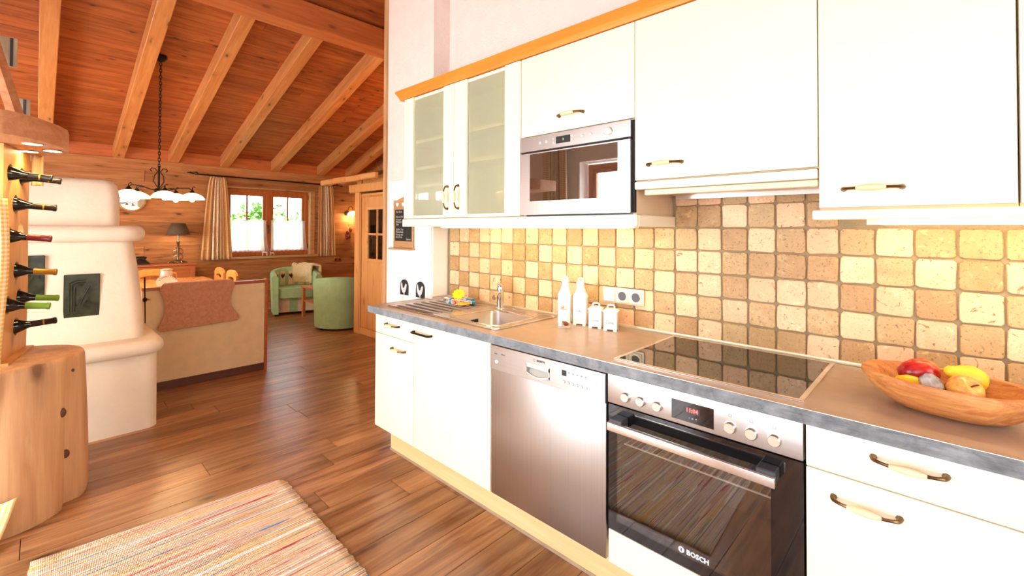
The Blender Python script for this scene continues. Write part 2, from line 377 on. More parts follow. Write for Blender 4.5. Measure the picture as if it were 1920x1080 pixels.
def prism(poly, axis, d0, d1, bm=None):
    # poly in the two other axes (in xyz order), extruded along axis
    def p3(a, b, d): return {'x': (d, a, b), 'y': (a, d, b), 'z': (a, b, d)}[axis]
    return loft([[p3(a, b, d0) for a, b in poly], [p3(a, b, d1) for a, b in poly]], True, bm)
def cyl(p0, p1, r, seg=16, bm=None): return tube([p0, p1], r, seg, bm)
def sphere(c, rx, ry, rz, seg=16, rings=10, bm=None, f=None):
    prof = []
    R = []
    for j in range(rings+1):
        th = -PI/2+PI*j/rings; cr = max(math.cos(th), 0.02)
        R.append([(c[0]+rx*cr*math.cos(2*PI*i/seg), c[1]+ry*cr*math.sin(2*PI*i/seg), c[2]+rz*math.sin(th)) for i in range(seg)])
    return loft(R, True, bm)
def grid(fn, nu, nv):
    bm = nb(); uvl = bm.loops.layers.uv.new('UVMap')
    V = [[bm.verts.new(fn(i/nu, j/nv)) for j in range(nv+1)] for i in range(nu+1)]
    for i in range(nu):
        for j in range(nv):
            f = bm.faces.new((V[i][j], V[i+1][j], V[i+1][j+1], V[i][j+1]))
            for lp, (a, b) in zip(f.loops, ((i, j), (i+1, j), (i+1, j+1), (i, j+1))): lp[uvl].uv = (a/nu, b/nv)
    return bm
def obj(name, bm, mat, parent=None, bev=0.0, seg=1, local=False, sharp=0.6, fixn=True, loc=None):
    if fixn: bmesh.ops.recalc_face_normals(bm, faces=bm.faces[:])
    if bev:
        es = [e for e in bm.edges if len(e.link_faces) == 2 and e.calc_face_angle(0) > 0.5]
        bmesh.ops.bevel(bm, geom=es, offset=bev, segments=seg, affect='EDGES', clamp_overlap=True, profile=0.6)
    for f in bm.faces: f.smooth = True
    for e in bm.edges:
        if len(e.link_faces) == 2 and e.calc_face_angle(0) > sharp: e.smooth = False
    me = bpy.data.meshes.new(name); bm.to_mesh(me); bm.free()
    ob = bpy.data.objects.new(name, me); COL.objects.link(ob)
    me.materials.append(M[mat] if isinstance(mat, str) else mat)
    if parent is not None:
        ob.parent = parent
        if not local: me.transform(Matrix.Translation(-wloc(parent)))
    if loc is not None:
        L = Vector(loc); base = wloc(parent) if parent is not None else Vector((0, 0, 0))
        if not local:
            me.transform(Matrix.Translation(-(L-base))); ob.location = L-base
        else: ob.location = L
    return ob
def tag(o, label, cat, group=None, kind=None):
    o['label'] = label; o['category'] = cat
    if group: o['group'] = group
    if kind: o['kind'] = kind
    return o
def thing(name, label, cat, loc=(0, 0, 0), rz=0, group=None):
    o = bpy.data.objects.new(name, None); COL.objects.link(o); o.location = loc; o.rotation_euler = (0, 0, rz); o.empty_display_size = 0.05
    return tag(o, label, cat, group)
def single(name, bm, mat, label, cat, group=None, bev=0.0, seg=1, loc=None, **kw):
    return tag(obj(name, bm, mat, None, bev, seg, loc=loc, **kw), label, cat, group)
def struct(name, bm, mat, bev=0.0, label=None, cat=None):
    o = obj(name, bm, mat, None, bev); o['kind'] = 'structure'
    if label: o['label'] = label
    if cat: o['category'] = cat
    return o
def solid(o, th, off=0.0):
    m = o.modifiers.new('thickness', 'SOLIDIFY'); m.thickness = th; m.offset = off; return o
def dup(root, loc, rz=None, label=None):
    def cp(o, par):
        c = o.copy(); COL.objects.link(c); c.parent = par
        for ch in list(o.children): cp(ch, c)
        return c
    r = cp(root, None); r.location = loc
    if rz is not None: r.rotation_euler = (0, 0, rz)
    if label: r['label'] = label
    return r
def text(name, s, size, loc, mat, parent=None, rot=(PI/2, 0, 0), ext=0.0004, align='CENTER', bold=0.0):
    cu = bpy.data.curves.new('txt', 'FONT'); cu.body = s; cu.size = size; cu.extrude = ext; cu.align_x = align; cu.align_y = 'CENTER'; cu.offset = bold; cu.resolution_u = 2
    to = bpy.data.objects.new('txt', cu); COL.objects.link(to); bpy.context.view_layer.update()
    me = bpy.data.meshes.new_from_object(to.evaluated_get(bpy.context.evaluated_depsgraph_get()))
    bpy.data.objects.remove(to)
    me.transform(Euler(rot).to_matrix().to_4x4()); me.materials.clear(); me.materials.append(M[mat]); me.name = name
    o = bpy.data.objects.new(name, me); COL.objects.link(o)
    o.location = loc
    if parent: o.parent = parent; o.location = Vector(loc)-wloc(parent)
    return o

# ================================================================== THE SETTING
XF, YB, YL, XN = -5.6, -3.4, 2.5, 4.6          # far wall, wall opposite the kitchen, living-room side wall, near wall
SL = 0.319; ANG = math.atan(SL)
def zr(x): return 2.33+SL*(x-XF)               # underside of the rafters
def zc(x): return zr(x)+0.17                   # underside of the boards
# ---- floor of oak planks running towards the kitchen wall
floor = struct('floor', boxes((XF-0.3, XN+0.3, YB-0.3, YL+0.3, -0.2, -0.012)), 'gap_dark')
def plank(x0, x1, y0, y1, z0, z1, mat, parent, name='plank', g=0.0012, bev=0.0015):
    bm = nb(); c = Vector(((x0+x1)/2, (y0+y1)/2, (z0+z1)/2)); box(bm, x0+g-c.x, x1-g-c.x, y0+g-c.y, y1-g-c.y, z0-c.z, z1-c.z)
    return obj(name, bm, mat, parent, bev, 1, local=True, loc=c-wloc(parent))
rng = random.Random(3)
x = XF; 
while x < XN:
    w = 0.185; y = YB-rng.uniform(0, 1.4)
    while y < YL:
        L = rng.uniform(1.3, 2.2); a, b = max(y, YB), min(y+L, YL)
        if b-a > 0.12: plank(x, min(x+w, XN), a, b, -0.012, 0, 'floor_plank', floor)
        y += L
    x += w
# ---- ceiling: boards on rafters, far slope and the slope behind the ridge
XR = 1.5
cbm = nb(); prism([(XF-0.3, zc(XF-0.3)+0.02), (XR, zc(XR)+0.02), (XN+0.3, zc(XR)+0.02-SL*(XN+0.3-XR)), (XN+0.3, zc(XR)+0.2-SL*(XN+0.3-XR)), (XR, zc(XR)+0.2), (XF-0.3, zc(XF-0.3)+0.2)], 'y', YB-0.3, YL+0.3, cbm)
ceiling = struct('ceiling', cbm, 'ceiling_board')
wb = 0.15; s0 = 0.0; slen = (0.2-XF)/math.cos(ANG); i = 0
while s0 < slen:
    xc = XF+(s0+wb/2)*math.cos(ANG); zz = zc(xc)
    cuts = sorted([YB, YL]+[rng.uniform(YB+0.5, YL-0.5) for _ in range(1)])
    for a, b in zip(cuts, cuts[1:]):
        bm = nb(); box(bm, -wb/2+0.0015, wb/2-0.0015, -(b-a)/2+0.001, (b-a)/2-0.001, 0, 0.018)
        o = obj('board', bm, 'ceiling_board', ceiling, 0.002, 1, local=True); o.location = (xc, (a+b)/2, zz); o.rotation_euler = (0, -ANG, 0)
    s0 += wb
for yc in (-2.72, -2.0, -1.27, -0.64, 0.04, 0.80, 1.60, 2.15):
    xa, xb = XF+0.0, -2.1; L = (xb-xa)/math.cos(ANG)
    bm = nb(); box(bm, 0, L, -0.065, 0.065, 0, 0.168)
    o = obj('rafter', bm, 'rafter_wood', ceiling, 0.006, 1, local=True); o.location = (xa, yc, zr(xa)); o.rotation_euler = (0, -ANG, 0)
obj('purlin', boxes((-2.20, -1.97, YB, 0.95, 3.375, 3.62)), 'purlin_wood', ceiling, 0.006)

# ---- far wall of weathered horizontal boards, with the window opening
wy0, wy1, wz0, wz1 = 0.03, 1.50, 0.905, 2.035
wf = struct('wall_far', boxes((XF-0.3, XF-0.022, YB-0.3, wy0, 0, 2.75), (XF-0.3, XF-0.022, wy1, YL+0.3, 0, 2.75), (XF-0.3, XF-0.022, wy0, wy1, 0, wz0), (XF-0.3, XF-0.022, wy0, wy1, wz1, 2.75)), 'dark_skirt')
def wallplank(y0, y1, z0, z1, mat='old_plank', t=0.0):
    if y1-y0 < 0.02: return
    plank(XF-0.022, XF+t, y0, y1, z0, z1, mat, wf, 'wall_board', 0.002, 0.003)
zz = [0.0, 0.12, 0.33, 0.52, 0.71, wz0, 1.10, 1.27, 1.45, 1.66, 1.84, wz1, 2.19, 2.33]
for k, (a, b) in enumerate(zip(zz, zz[1:])):
    segs = [(YB, wy0), (wy1, YL)] if a >= wz0-0.01 and b <= wz1+0.01 else [(YB, YL)]
    for (s, e) in segs:
        cut = [s, e]
        if e-s > 2.2: cut = [s, s+(e-s)*rng.uniform(0.25, 0.75), e]
        for p, q in zip(cut, cut[1:]): wallplank(p, q, a, b, t=rng.uniform(-0.004, 0.004))
plank(XF-0.022, XF+0.03, YB, YL, 2.20, 2.335, 'old_plank', wf, 'wall_board')
plank(XF-0.022, XF+0.006, YB, YL, 2.335, 2.55, 'purlin_wood', wf, 'blocking_board')
# ---- kitchen wall with its pier, the tiled splashback as separate stones
wk = struct('wall_kitchen', boxes((-0.57, XN+0.3, 0.0, 0.2, 0, 4.9), (-0.57, 0.0, -0.14, 0.0, 0, 4.4), (-0.57, -0.40, 0.2, 1.1, 0, 4.4)), 'plaster')
obj('corner_post', boxes((-0.605, -0.57, -0.16, 0.2, 0, 4.3)), 'post_wood', wk, 0.004)
obj('wall_panel', boxes((-0.53, -0.004, -0.152, -0.14, 1.046, 1.735), (-0.49, -0.03, -0.156, -0.152, 1.085, 1.70)), 'white_paint', wk, 0.003)
obj('lower_panel', boxes((-0.55, -0.004, -0.146, -0.14, 0.0, 1.04)), 'white_paint', wk, 0.002)
obj('side_panel', boxes((0.0, 0.006, -0.14, -0.012, 0.91, 1.385)), 'white_paint', wk, 0.002)
obj('grout_bed', boxes((0.006, 2.95, -0.006, 0.0, 0.86, 1.60)), 'grout', wk)
TP, TX0, TZ0 = 0.0986, 1.6106, 1.188
def tile_mesh(seed, w, h):
    r = random.Random(seed); bm = nb(); pts = []
    hw, hh = w/2, h/2; c = 0.007
    base = [(-hw+c, -hh), (0, -hh), (hw-c, -hh), (hw, -hh+c), (hw, 0), (hw, hh-c), (hw-c, hh), (0, hh), (-hw+c, hh), (-hw, hh-c), (-hw, 0), (-hw, -hh+c)]
    base = [(a+r.uniform(-1, 1)*0.0014, b+r.uniform(-1, 1)*0.0014) for a, b in base]
    r0 = [(a, 0.0, b) for a, b in base]; r1 = [(a, -0.006, b) for a, b in base]; r2 = [(a*0.955, -0.0085, b*0.955) for a, b in base]
    loft([r0, r1, r2], True, bm); bmesh.ops.recalc_face_normals(bm, faces=bm.faces[:])
    for f in bm.faces: f.smooth = False
    me = bpy.data.meshes.new('tile'); bm.to_mesh(me); bm.free(); return me
TM = {}
for m_ in ('tile_olive', 'tile_pink'):
    for s_ in range(5):
        me = tile_mesh(s_*7+len(m_), TP-0.0058, TP-0.0058); me.materials.append(M[m_]); TM[(m_, s_, 'f')] = me
    me = tile_mesh(91, TP-0.0058, 0.046); me.materials.append(M[m_]); TM[(m_, 0, 'h')] = me
for kx in range(-16, 13):
    X = TX0+TP*(kx+0.5)
    for kz in range(-3, 5):
        if kz >= 2 and not (0 <= kx < 6): continue
        if kz > 3: continue
        mm = 'tile_olive' if (kx+kz) % 2 == (1 if rng.random() > 0.08 else 0) else 'tile_pink'
        half = (kz == 3)
        Z = TZ0+TP*(kz+0.5)-(0.0263 if half else 0)
        if kz == 2 and kx == -1: continue
        o = bpy.data.objects.new('tile', TM[(mm, 0, 'h')] if half else TM[(mm, rng.randrange(5), 'f')]); COL.objects.link(o); o.parent = wk
        o.location = (X, -0.005, Z); 
        if not half: o.rotation_euler = (0, rng.choice([0, PI/2, PI, -PI/2])+rng.uniform(-0.012, 0.012), 0)
# ---- other walls (behind the camera and hidden): window openings let the daylight in, the far-room one added for fill
def wall_holes(name, axis, pos0, pos1, a0, a1, z1, holes, mat):
    bm = nb(); hs = sorted(holes); cur = a0
    def bx(p, q, zlo, zhi):
        if axis == 'y': box(bm, p, q, pos0, pos1, zlo, zhi)
        else: box(bm, pos0, pos1, p, q, zlo, zhi)
    for (h0, h1, b, t) in hs:
        bx(cur, h0, 0, z1); 
        if b > 0: bx(h0, h1, 0, b)
        bx(h0, h1, t, z1); cur = h1
    bx(cur, a1, 0, z1)
    return struct(name, bm, mat)
wall_holes('wall_back', 'y', YB-0.3, YB, XF-0.3, XN+0.3, 4.9, [(-4.8, -3.0, 0.9, 2.15), (-0.68, 0.9, 0.02, 2.2), (1.6, 3.5, 0.02, 2.25)], 'plaster')
wall_holes('wall_near', 'x', XN, XN+0.3, YB-0.3, 0.0, 4.9, [(-2.6, -0.8, 0.8, 2.6)], 'plaster')
struct('wall_living', boxes((XF-0.3, -2.2, YL, YL+0.3, 0, 4.0)), 'old_plank')
def make_window(name, axis, pos, a0, a1, z0, z1, mull, bars, wmat='window_wood', depth=0.06):
    """framed window with one casement either side of each mullion"""
    bm = nb()
    def bx(p, q, zlo, zhi, d0=0.0, d1=depth, b=bm):
        if axis == 'y': box(b, p, q, pos-d1, pos-d0, zlo, zhi)
        else: box(b, pos-d1, pos-d0, p, q, zlo, zhi)
    f = 0.06
    bx(a0, a1, z0, z0+f); bx(a0, a1, z1-f, z1); bx(a0, a0+f, z0+f, z1-f); bx(a1-f, a1, z0+f, z1-f)
    ed = [a0+f]
    for m in mull: bx(m-0.035, m+0.035, z0+f, z1-f); ed += [m-0.035, m+0.035]
    ed.append(a1-f)
    w = struct(name, bm, wmat, 0.004)
    for i in range(0, len(ed), 2):
        p, q = ed[i], ed[i+1]; s = 0.05
        b2 = nb(); bx(p, q, z0+f, z0+f+s, 0.005, depth-0.01, b2); bx(p, q, z1-f-s, z1-f, 0.005, depth-0.01, b2); bx(p, p+s, z0+f+s, z1-f-s, 0.005, depth-0.01, b2); bx(q-s, q, z0+f+s, z1-f-s, 0.005, depth-0.01, b2)
        for k in range(1, bars+1):
            c = p+s+(q-p-2*s)*k/(bars+1); bx(c-0.012, c+0.012, z0+f+s, z1-f-s, 0.012, depth-0.02, b2)
        obj('casement', b2, wmat, w, 0.003)
        n = bars+1
        for k in range(n):
            u0 = p+s+(q-p-2*s)*k/n; u1 = p+s+(q-p-2*s)*(k+1)/n
            b3 = nb(); bx(u0, u1, z0+f+s, z1-f-s, depth/2-0.002, depth/2+0.002, b3); obj('pane', b3, 'pane_glass', w)
    return w
w1 = make_window('window_1', 'x', XF-0.09, 0.05, 1.42, 0.905, 2.02, [0.735], 1)
obj('window_reveal', boxes((XF-0.3, XF+0.012, 1.42, 1.50, 0.905, 2.035), (XF-0.3, XF+0.012, 0.03, 0.05, 0.905, 2.035), (XF-0.3, XF+0.012, 0.03, 1.50, 2.02, 2.04)), 'reveal_wood', w1, 0.003)
obj('window_sill', boxes((XF-0.3, XF+0.05, -0.02, 1.54, 0.868, 0.905)), 'reveal_wood', w1, 0.004)
obj('window_handle', boxes((XF-0.09, XF-0.07, 0.725, 0.745, 1.36, 1.42), (XF-0.075, XF-0.06, 0.728, 0.742, 1.28, 1.40)), 'dark_metal', w1, 0.003)
for zz_ in (1.05, 1.93): obj('hinge', cyl((XF-0.085, 1.425, zz_-0.04), (XF-0.085, 1.425, zz_+0.04), 0.012, 8), 'dark_metal', w1)
w2 = make_window('window_2', 'y', YB-0.16, -0.66, 0.88, 0.03, 2.18, [0.11], 0)
w3 = make_window('window_3', 'y', YB-0.16, 1.62, 3.48, 0.03, 2.23, [2.55], 0)
w4 = make_window('window_4_fill', 'y', YB-0.16, -4.78, -3.02, 0.92, 2.13, [-3.9], 1)  # unseen window put in to carry the far-room fill light
w5 = make_window('window_5', 'x', XN+0.20, -2.58, -0.82, 0.82, 2.58, [-1.7], 0)
# ---- closet partition with the pine door
DY = 0.96
wc = struct('wall_closet', boxes((-3.07, -2.95, DY, YL, 0, 2.06), (-2.23, -0.57, DY, DY+0.1, 0, 4.3), (-2.95, -2.23, DY+0.02, DY+0.1, 1.95, 2.06), (-2.30, -2.23, DY+0.1, YL, 0, 4.0), (-2.95, -2.30, DY+0.1, YL, 2.0, 2.06)), 'pine')
d1 = struct('door_1', boxes((-2.93, -2.78, DY+0.0, DY+0.04, 0.09, 1.83), (-2.32, -2.24, DY+0.0, DY+0.04, 0.09, 1.83), (-2.78, -2.32, DY+0.0, DY+0.04, 1.64, 1.83)), 'pine', 0.004)
for k in range(3): obj('door_plank', boxes((-2.78+k*0.1533, -2.78+(k+1)*0.1533-0.002, DY+0.006, DY+0.036, 0.09, 0.955)), 'pine', d1, 0.003)
obj('door_frame', boxes((-3.07, -2.95, DY-0.03, DY, 0, 1.86), (-2.95, -2.935, DY-0.02, DY+0.03, 0, 1.84), (-3.12, -2.2, DY-0.05, DY+0.0, 1.85, 1.955), (-3.0, -2.23, DY-0.01, DY+0.03, 0.0, 0.085)), 'pine', d1, 0.005)
obj('lintel_bracket', prism([(-3.12, 1.955), (-3.12, 1.86), (-3.15, 1.84), (-3.19, 1.87), (-3.20, 1.955)], 'y', DY-0.05, DY), 'pine_x', d1)
obj('dentil_trim', boxes((-2.93, -2.24, DY-0.012, DY, 1.80, 1.812), *[(-2.92+k*0.03, -2.905+k*0.03, DY-0.012, DY, 1.775, 1.80) for k in range(22)]), 'pine_x', d1)
obj('glazing_frame', boxes((-2.79, -2.755, DY-0.014, DY+0.03, 0.955, 1.65), (-2.335, -2.30, DY-0.014, DY+0.03, 0.955, 1.65), (-2.755, -2.335, DY-0.014, DY+0.03, 0.955, 0.99), (-2.755, -2.335, DY-0.014, DY+0.03, 1.615, 1.65)), 'pine_x', d1, 0.003)
obj('glazing_bar', boxes((-2.558, -2.532, DY-0.008, DY+0.028, 0.99, 1.615), (-2.755, -2.335, DY-0.008, DY+0.028, 1.29, 1.315)), 'pine_x', d1, 0.003)
for xa, xb in ((-2.755, -2.558), (-2.532, -2.335)):
    for za, zb in ((0.99, 1.29), (1.315, 1.615)): obj('pane', boxes((xa, xb, DY+0.008, DY+0.012, za, zb)), 'door_glass', d1)
# ---- little timber canopy over the door
cn = struct('trim_1', prism([(DY, 2.10), (DY-0.20, 2.02), (DY-0.20, 2.0), (DY, 2.075)], 'x', -3.62, -2.2), 'dark_skirt')
for k in range(4):
    xa = -3.64+k*0.36; plank(xa, xa+0.36, DY-0.25, DY-0.19, 1.965+0.004*(k % 2), 2.035+0.004*(k % 2), 'pine_x', cn, 'eave_beam', 0.002, 0.01)
for k in range(4): obj('bracket', prism([(DY-0.2, 2.0), (DY, 2.07), (DY, 2.02), (DY-0.12, 1.985), (DY-0.17, 1.955), (DY-0.21, 1.965)], 'x', -3.5+k*0.38, -3.455+k*0.38), 'pine_x', cn)

# ================================================================== OUTSIDE
gm = grid(lambda u, v: (-6.2-9*u, -7+16*v, 0.1+u*1.5+0.15*math.sin(v*9+u*4)), 12, 16)
tag(struct('ground_outside', gm, 'grass'), 'grassy bank rising outside the window', 'ground')
def bush(cx, cy, cz, r, n, seed, label):
    t = thing('bush', label, 'bush', (cx, cy, cz-r*0.9), group='bushes on the bank outside')
    rg = random.Random(seed); bm = nb()
    for _ in range(n):
        d = Vector((rg.gauss(0, 1), rg.gauss(0, 1), rg.gauss(0, 1))).normalized()*r*rg.uniform(0.45, 1.0); c = Vector((cx, cy, cz))+Vector((d.x, d.y*1.2, d.z))
        a = Vector((rg.gauss(0, 1), rg.gauss(0, 1), rg.gauss(0, 1))).normalized(); b = a.orthogonal().normalized(); s = rg.uniform(0.04, 0.085)
        vs = [bm.verts.new(c+a*s), bm.verts.new(c+b*s*0.5), bm.verts.new(c-a*s), bm.verts.new(c-b*s*0.5)]; bm.faces.new(vs)
    o = obj('foliage', bm, 'leaf', t, fixn=False); o['kind'] = 'stuff'
    obj('trunk', tube([(cx, cy, cz-r*0.95), (cx+0.03, cy, cz-r*0.3), (cx, cy+0.05, cz+r*0.3)], [0.05, 0.035, 0.01], 7), 'twig', t)
for i, (a, b, c, r, lb) in enumerate(((-7.9, 0.0, 1.32, 0.5, 'bush seen through the left window casement'), (-7.9, 1.35, 1.42, 0.55, 'bush seen beside the window mullion'), (-8.4, 2.75, 1.3, 0.6, 'bush seen through the right window casement'), (-10.2, 1.3, 1.2, 0.7, 'bush higher up the bank behind the others'))):
    bush(a, b, c, r, 520, 20+i, lb)

# ================================================================== KITCHEN RUN
YF = -0.573; YU = -0.37; HC = 0.90
def handle(door, cx, y, cz, vert=False, L=0.128, dark=False):
    """bow handle: bronze arms and a porcelain grip, in front of plane y"""
    def P(t, d, e=0.0): return (cx+e, y-d, cz+t) if vert else (cx+t, y-d, cz+e)
    h = L/2
    for s in (-1, 1):
        bm = nb()
        if dark: tube([P(s*h, 0), P(s*h, 0.016), P(s*h*0.93, 0.026), P(s*h*0.8, 0.028), P(0, 0.028)], [0.006, 0.006, 0.006, 0.006, 0.006], 8, bm)
        else: tube([P(s*h, 0), P(s*h, 0.012), P(s*h*0.95, 0.02), P(s*h*0.82, 0.026), P(s*h*0.62, 0.031), P(s*h*0.42, 0.033)], [0.008, 0.006, 0.005, 0.0042, 0.004, 0.0055], 8, bm)
        obj('handle_arm', bm, 'bronze' if not dark else 'dark_metal', door)
    if not dark:
        ts = [-0.5+i/10 for i in range(11)]
        obj('handle_grip', tube([P(t*L*0.52, 0.033) for t in ts], [0.0052+0.0042*math.cos(t*PI) for t in ts], 12), 'porcelain', door)
G = 0.0016
def door(t, x0, x1, z0, z1, y, name='door', mat='cream_front', th=0.019):
    return obj(name, boxes((x0+G, x1-G, y, y+th, z0+G, z1-G)), mat, t, 0.0022, 2)
# ---- base cabinets
def base_body(t, x0, x1, z1=0.858):
    obj('carcass', boxes((x0+0.001, x0+0.018, YF+0.02, -0.16, 0.18, z1), (x1-0.018, x1-0.001, YF+0.02, -0.16, 0.18, z1), (x0+0.018, x1-0.018, YF+0.02, -0.16, 0.18, 0.198), (x0+0.018, x1-0.018, -0.175, -0.16, 0.198, z1), (x0+0.018, x1-0.018, YF+0.02, YF+0.06, z1-0.018, z1)), 'cream_edge', t)
ZB = 0.178
t = thing('base_cabinet', 'cream base cabinet with one drawer at the far end of the worktop', 'cabinet', (0.2, -0.36, ZB)); base_body(t, 0, 0.4)
d = door(t, 0, 0.4, 0.743, 0.858, YF, 'drawer'); handle(d, 0.195, YF, 0.812)
d = door(t, 0, 0.4, ZB, 0.743, YF); handle(d, 0.258, YF, 0.68)
t = thing('sink_cabinet', 'cream cabinet under the sink with one full door and dark bar handle', 'cabinet', (0.7, -0.36, ZB))
obj('carcass', boxes((0.401, 0.418, YF+0.02, -0.16, 0.18, 0.858), (0.982, 0.999, YF+0.02, -0.16, 0.18, 0.858), (0.418, 0.982, YF+0.02, -0.16, 0.18, 0.198)), 'cream_edge', t)
d = door(t, 0.4, 1.0, ZB, 0.858, YF); handle(d, 0.484, YF, 0.81, dark=True, L=0.155)
t = thing('drawer_cabinet', 'cream base cabinet with drawer and door right of the oven', 'cabinet', (2.4, -0.36, ZB)); base_body(t, 2.2, 2.6)
d = door(t, 2.2, 2.6, 0.742, 0.858, YF, 'drawer'); handle(d, 2.405, YF, 0.815)
d = door(t, 2.2, 2.6, ZB, 0.742, YF); handle(d, 2.325, YF, 0.684)
t = thing('end_cabinet', 'cream base cabinet at the right end beneath the fruit bowl side', 'cabinet', (2.9, -0.36, ZB)); base_body(t, 2.6, 3.2)
d = door(t, 2.6, 3.2, 0.742, 0.858, YF, 'drawer'); handle(d, 2.9, YF, 0.815)
d = door(t, 2.6, 3.2, ZB, 0.742, YF); handle(d, 2.75, YF, 0.684)
pl = single('plinth', boxes((0.02, 3.2, -0.47, -0.452, 0.0045, ZB-0.002)), 'plinth_pine', 'pine plinth board running below the cream base cabinets', 'plinth', bev=0.001)
obj('seal_strip', boxes((0.02, 3.2, -0.476, -0.47, 0.0, 0.012)), 'tin_grey', pl)
# ---- dishwasher
t = thing('dishwasher', 'stainless steel dishwasher between sink cabinet and oven', 'dishwasher', (1.3, -0.36, ZB))
obj('housing', boxes((1.006, 1.594, YF+0.03, -0.16, 0.18, 0.845)), 'dark_grey', t)
obj('top_strip', boxes((1.004, 1.596, YF-0.008, YF+0.03, 0.8455, 0.8495)), 'edge_alu', t)
obj('door', boxes((1.006, 1.594, YF, YF+0.03, ZB+0.002, 0.742)), 'steel_z', t, 0.003, 2)
# control panel with the recessed grip cut out
pbm = nb(); px0, px1, pz0, pz1 = 1.004, 1.596, 0.744, 0.845; hx0, hx1, hz0, hz1 = 1.222, 1.338, 0.765, 0.812; yp = YF-0.008
for b in ((px0, hx0, yp, YF+0.03, pz0, pz1), (hx1, px1, yp, YF+0.03, pz0, pz1), (hx0, hx1, yp, YF+0.03, pz0, hz0), (hx0, hx1, yp, YF+0.03, hz1, pz1)): box(pbm, *b)
cp = obj('control_panel', pbm, 'steel_x', t)
obj('side_trim', boxes((1.5945, 1.5985, yp-0.001, YF+0.03, pz0, pz1)), 'dark_grey', t)
def arc(hx0, hx1, hz0, n=8, sag=0.01): return [(hx0+(hx1-hx0)*i/n, hz0+sag-sag*math.sin(PI*i/n)*1.0) for i in range(n+1)]
obj('grip_recess', boxes((hx0, hx1, YF+0.024, YF+0.03, hz0, hz1)), 'silver_button', cp)
rim = nb(); loft([[(x_, yp-0.003, z_) for x_, z_ in ((hx0-0.004, hz1+0.004), (hx1+0.004, hz1+0.004), (hx1+0.004, hz1-0.014), (hx0-0.004, hz1-0.014))], [(x_, yp+0.001, z_) for x_, z_ in ((hx0-0.004, hz1+0.004), (hx1+0.004, hz1+0.004), (hx1+0.004, hz1-0.014), (hx0-0.004, hz1-0.014))]], True, rim)
prism([(hx0-0.004, hz0+0.012)]+[(a_, b_-0.006) for a_, b_ in arc(hx0-0.004, hx1+0.004, hz0, 10, 0.012)]+[(hx1+0.004, hz0+0.012)]+[(a_, b_+0.0) for a_, b_ in reversed(arc(hx0, hx1, hz0, 10, 0.012))], 'y', yp-0.003, yp+0.001, rim)
box(rim, hx0-0.004, hx0, yp-0.003, yp+0.001, hz0, hz1); box(rim, hx1, hx1+0.004, yp-0.003, yp+0.001, hz0, hz1)
obj('grip_rim', rim, 'silver_button', cp)
obj('grip_slope', prism([(YF+0.024, hz0+0.03), (YF+0.024, hz0), (yp+0.002, hz0+0.001)], 'x', hx0, hx1), 'silver_button', cp)
def button(name, x, y, z, r, d, mat, par, seg=16): return obj(name, lathe_y(x, z, [(r, y), (r, y-d*0.6), (r*0.8, y-d)], seg), mat, par)
def lathe_y(x, z, prof, seg=16):
    return loft([[(x+r*math.cos(2*PI*i/seg), y, z+r*math.sin(2*PI*i/seg)) for i in range(seg)] for r, y in prof])
button('power_button', 1.046, yp, 0.781, 0.0085, 0.005, 'white_plastic', cp)
obj('display', boxes((1.403, 1.425, yp-0.0015, yp, 0.802, 0.824)), 'black_plastic', cp); obj('display_rim', boxes((1.400, 1.428, yp-0.001, yp, 0.799, 0.827)), 'silver_button', cp)
for k in range(6): button('program_button', 1.413+k*0.0202, yp, 0.779, 0.0066, 0.005, 'silver_button', cp, 12)
for k in range(5): button('program_light', 1.434+k*0.0195, yp, 0.801, 0.0028, 0.001, 'white_plastic', cp, 8)
for k in range(3): button('status_light', 1.532, yp, 0.803+k*0.009, 0.0024, 0.001, 'white_plastic', cp, 8)
for k in range(5): obj('program_symbol', boxes((1.431+k*0.0195, 1.440+k*0.0195, yp-0.0004, yp, 0.816, 0.8175), (1.432+k*0.0195, 1.4335+k*0.0195, yp-0.0004, yp, 0.8175, 0.822), (1.437+k*0.0195, 1.4385+k*0.0195, yp-0.0004, yp, 0.8175, 0.821)), 'print_grey', cp)
text('brand_lettering', 'BOSCH', 0.0125, (1.296, yp-0.0004, 0.832), 'print_grey', cp, bold=0.0004)
obj('brand_mark', tube([(1.262+0.0055*math.cos(a_*PI/6), yp-0.0004, 0.832+0.0055*math.sin(a_*PI/6)) for a_ in range(12)], 0.0006, 4, None, True), 'print_grey', cp)
text('panel_print', 'ON/OFF', 0.0055, (1.040, yp-0.0004, 0.815), 'print_grey', cp); text('panel_print', 'Silence', 0.008, (1.085, yp-0.0004, 0.818), 'print_grey', cp)
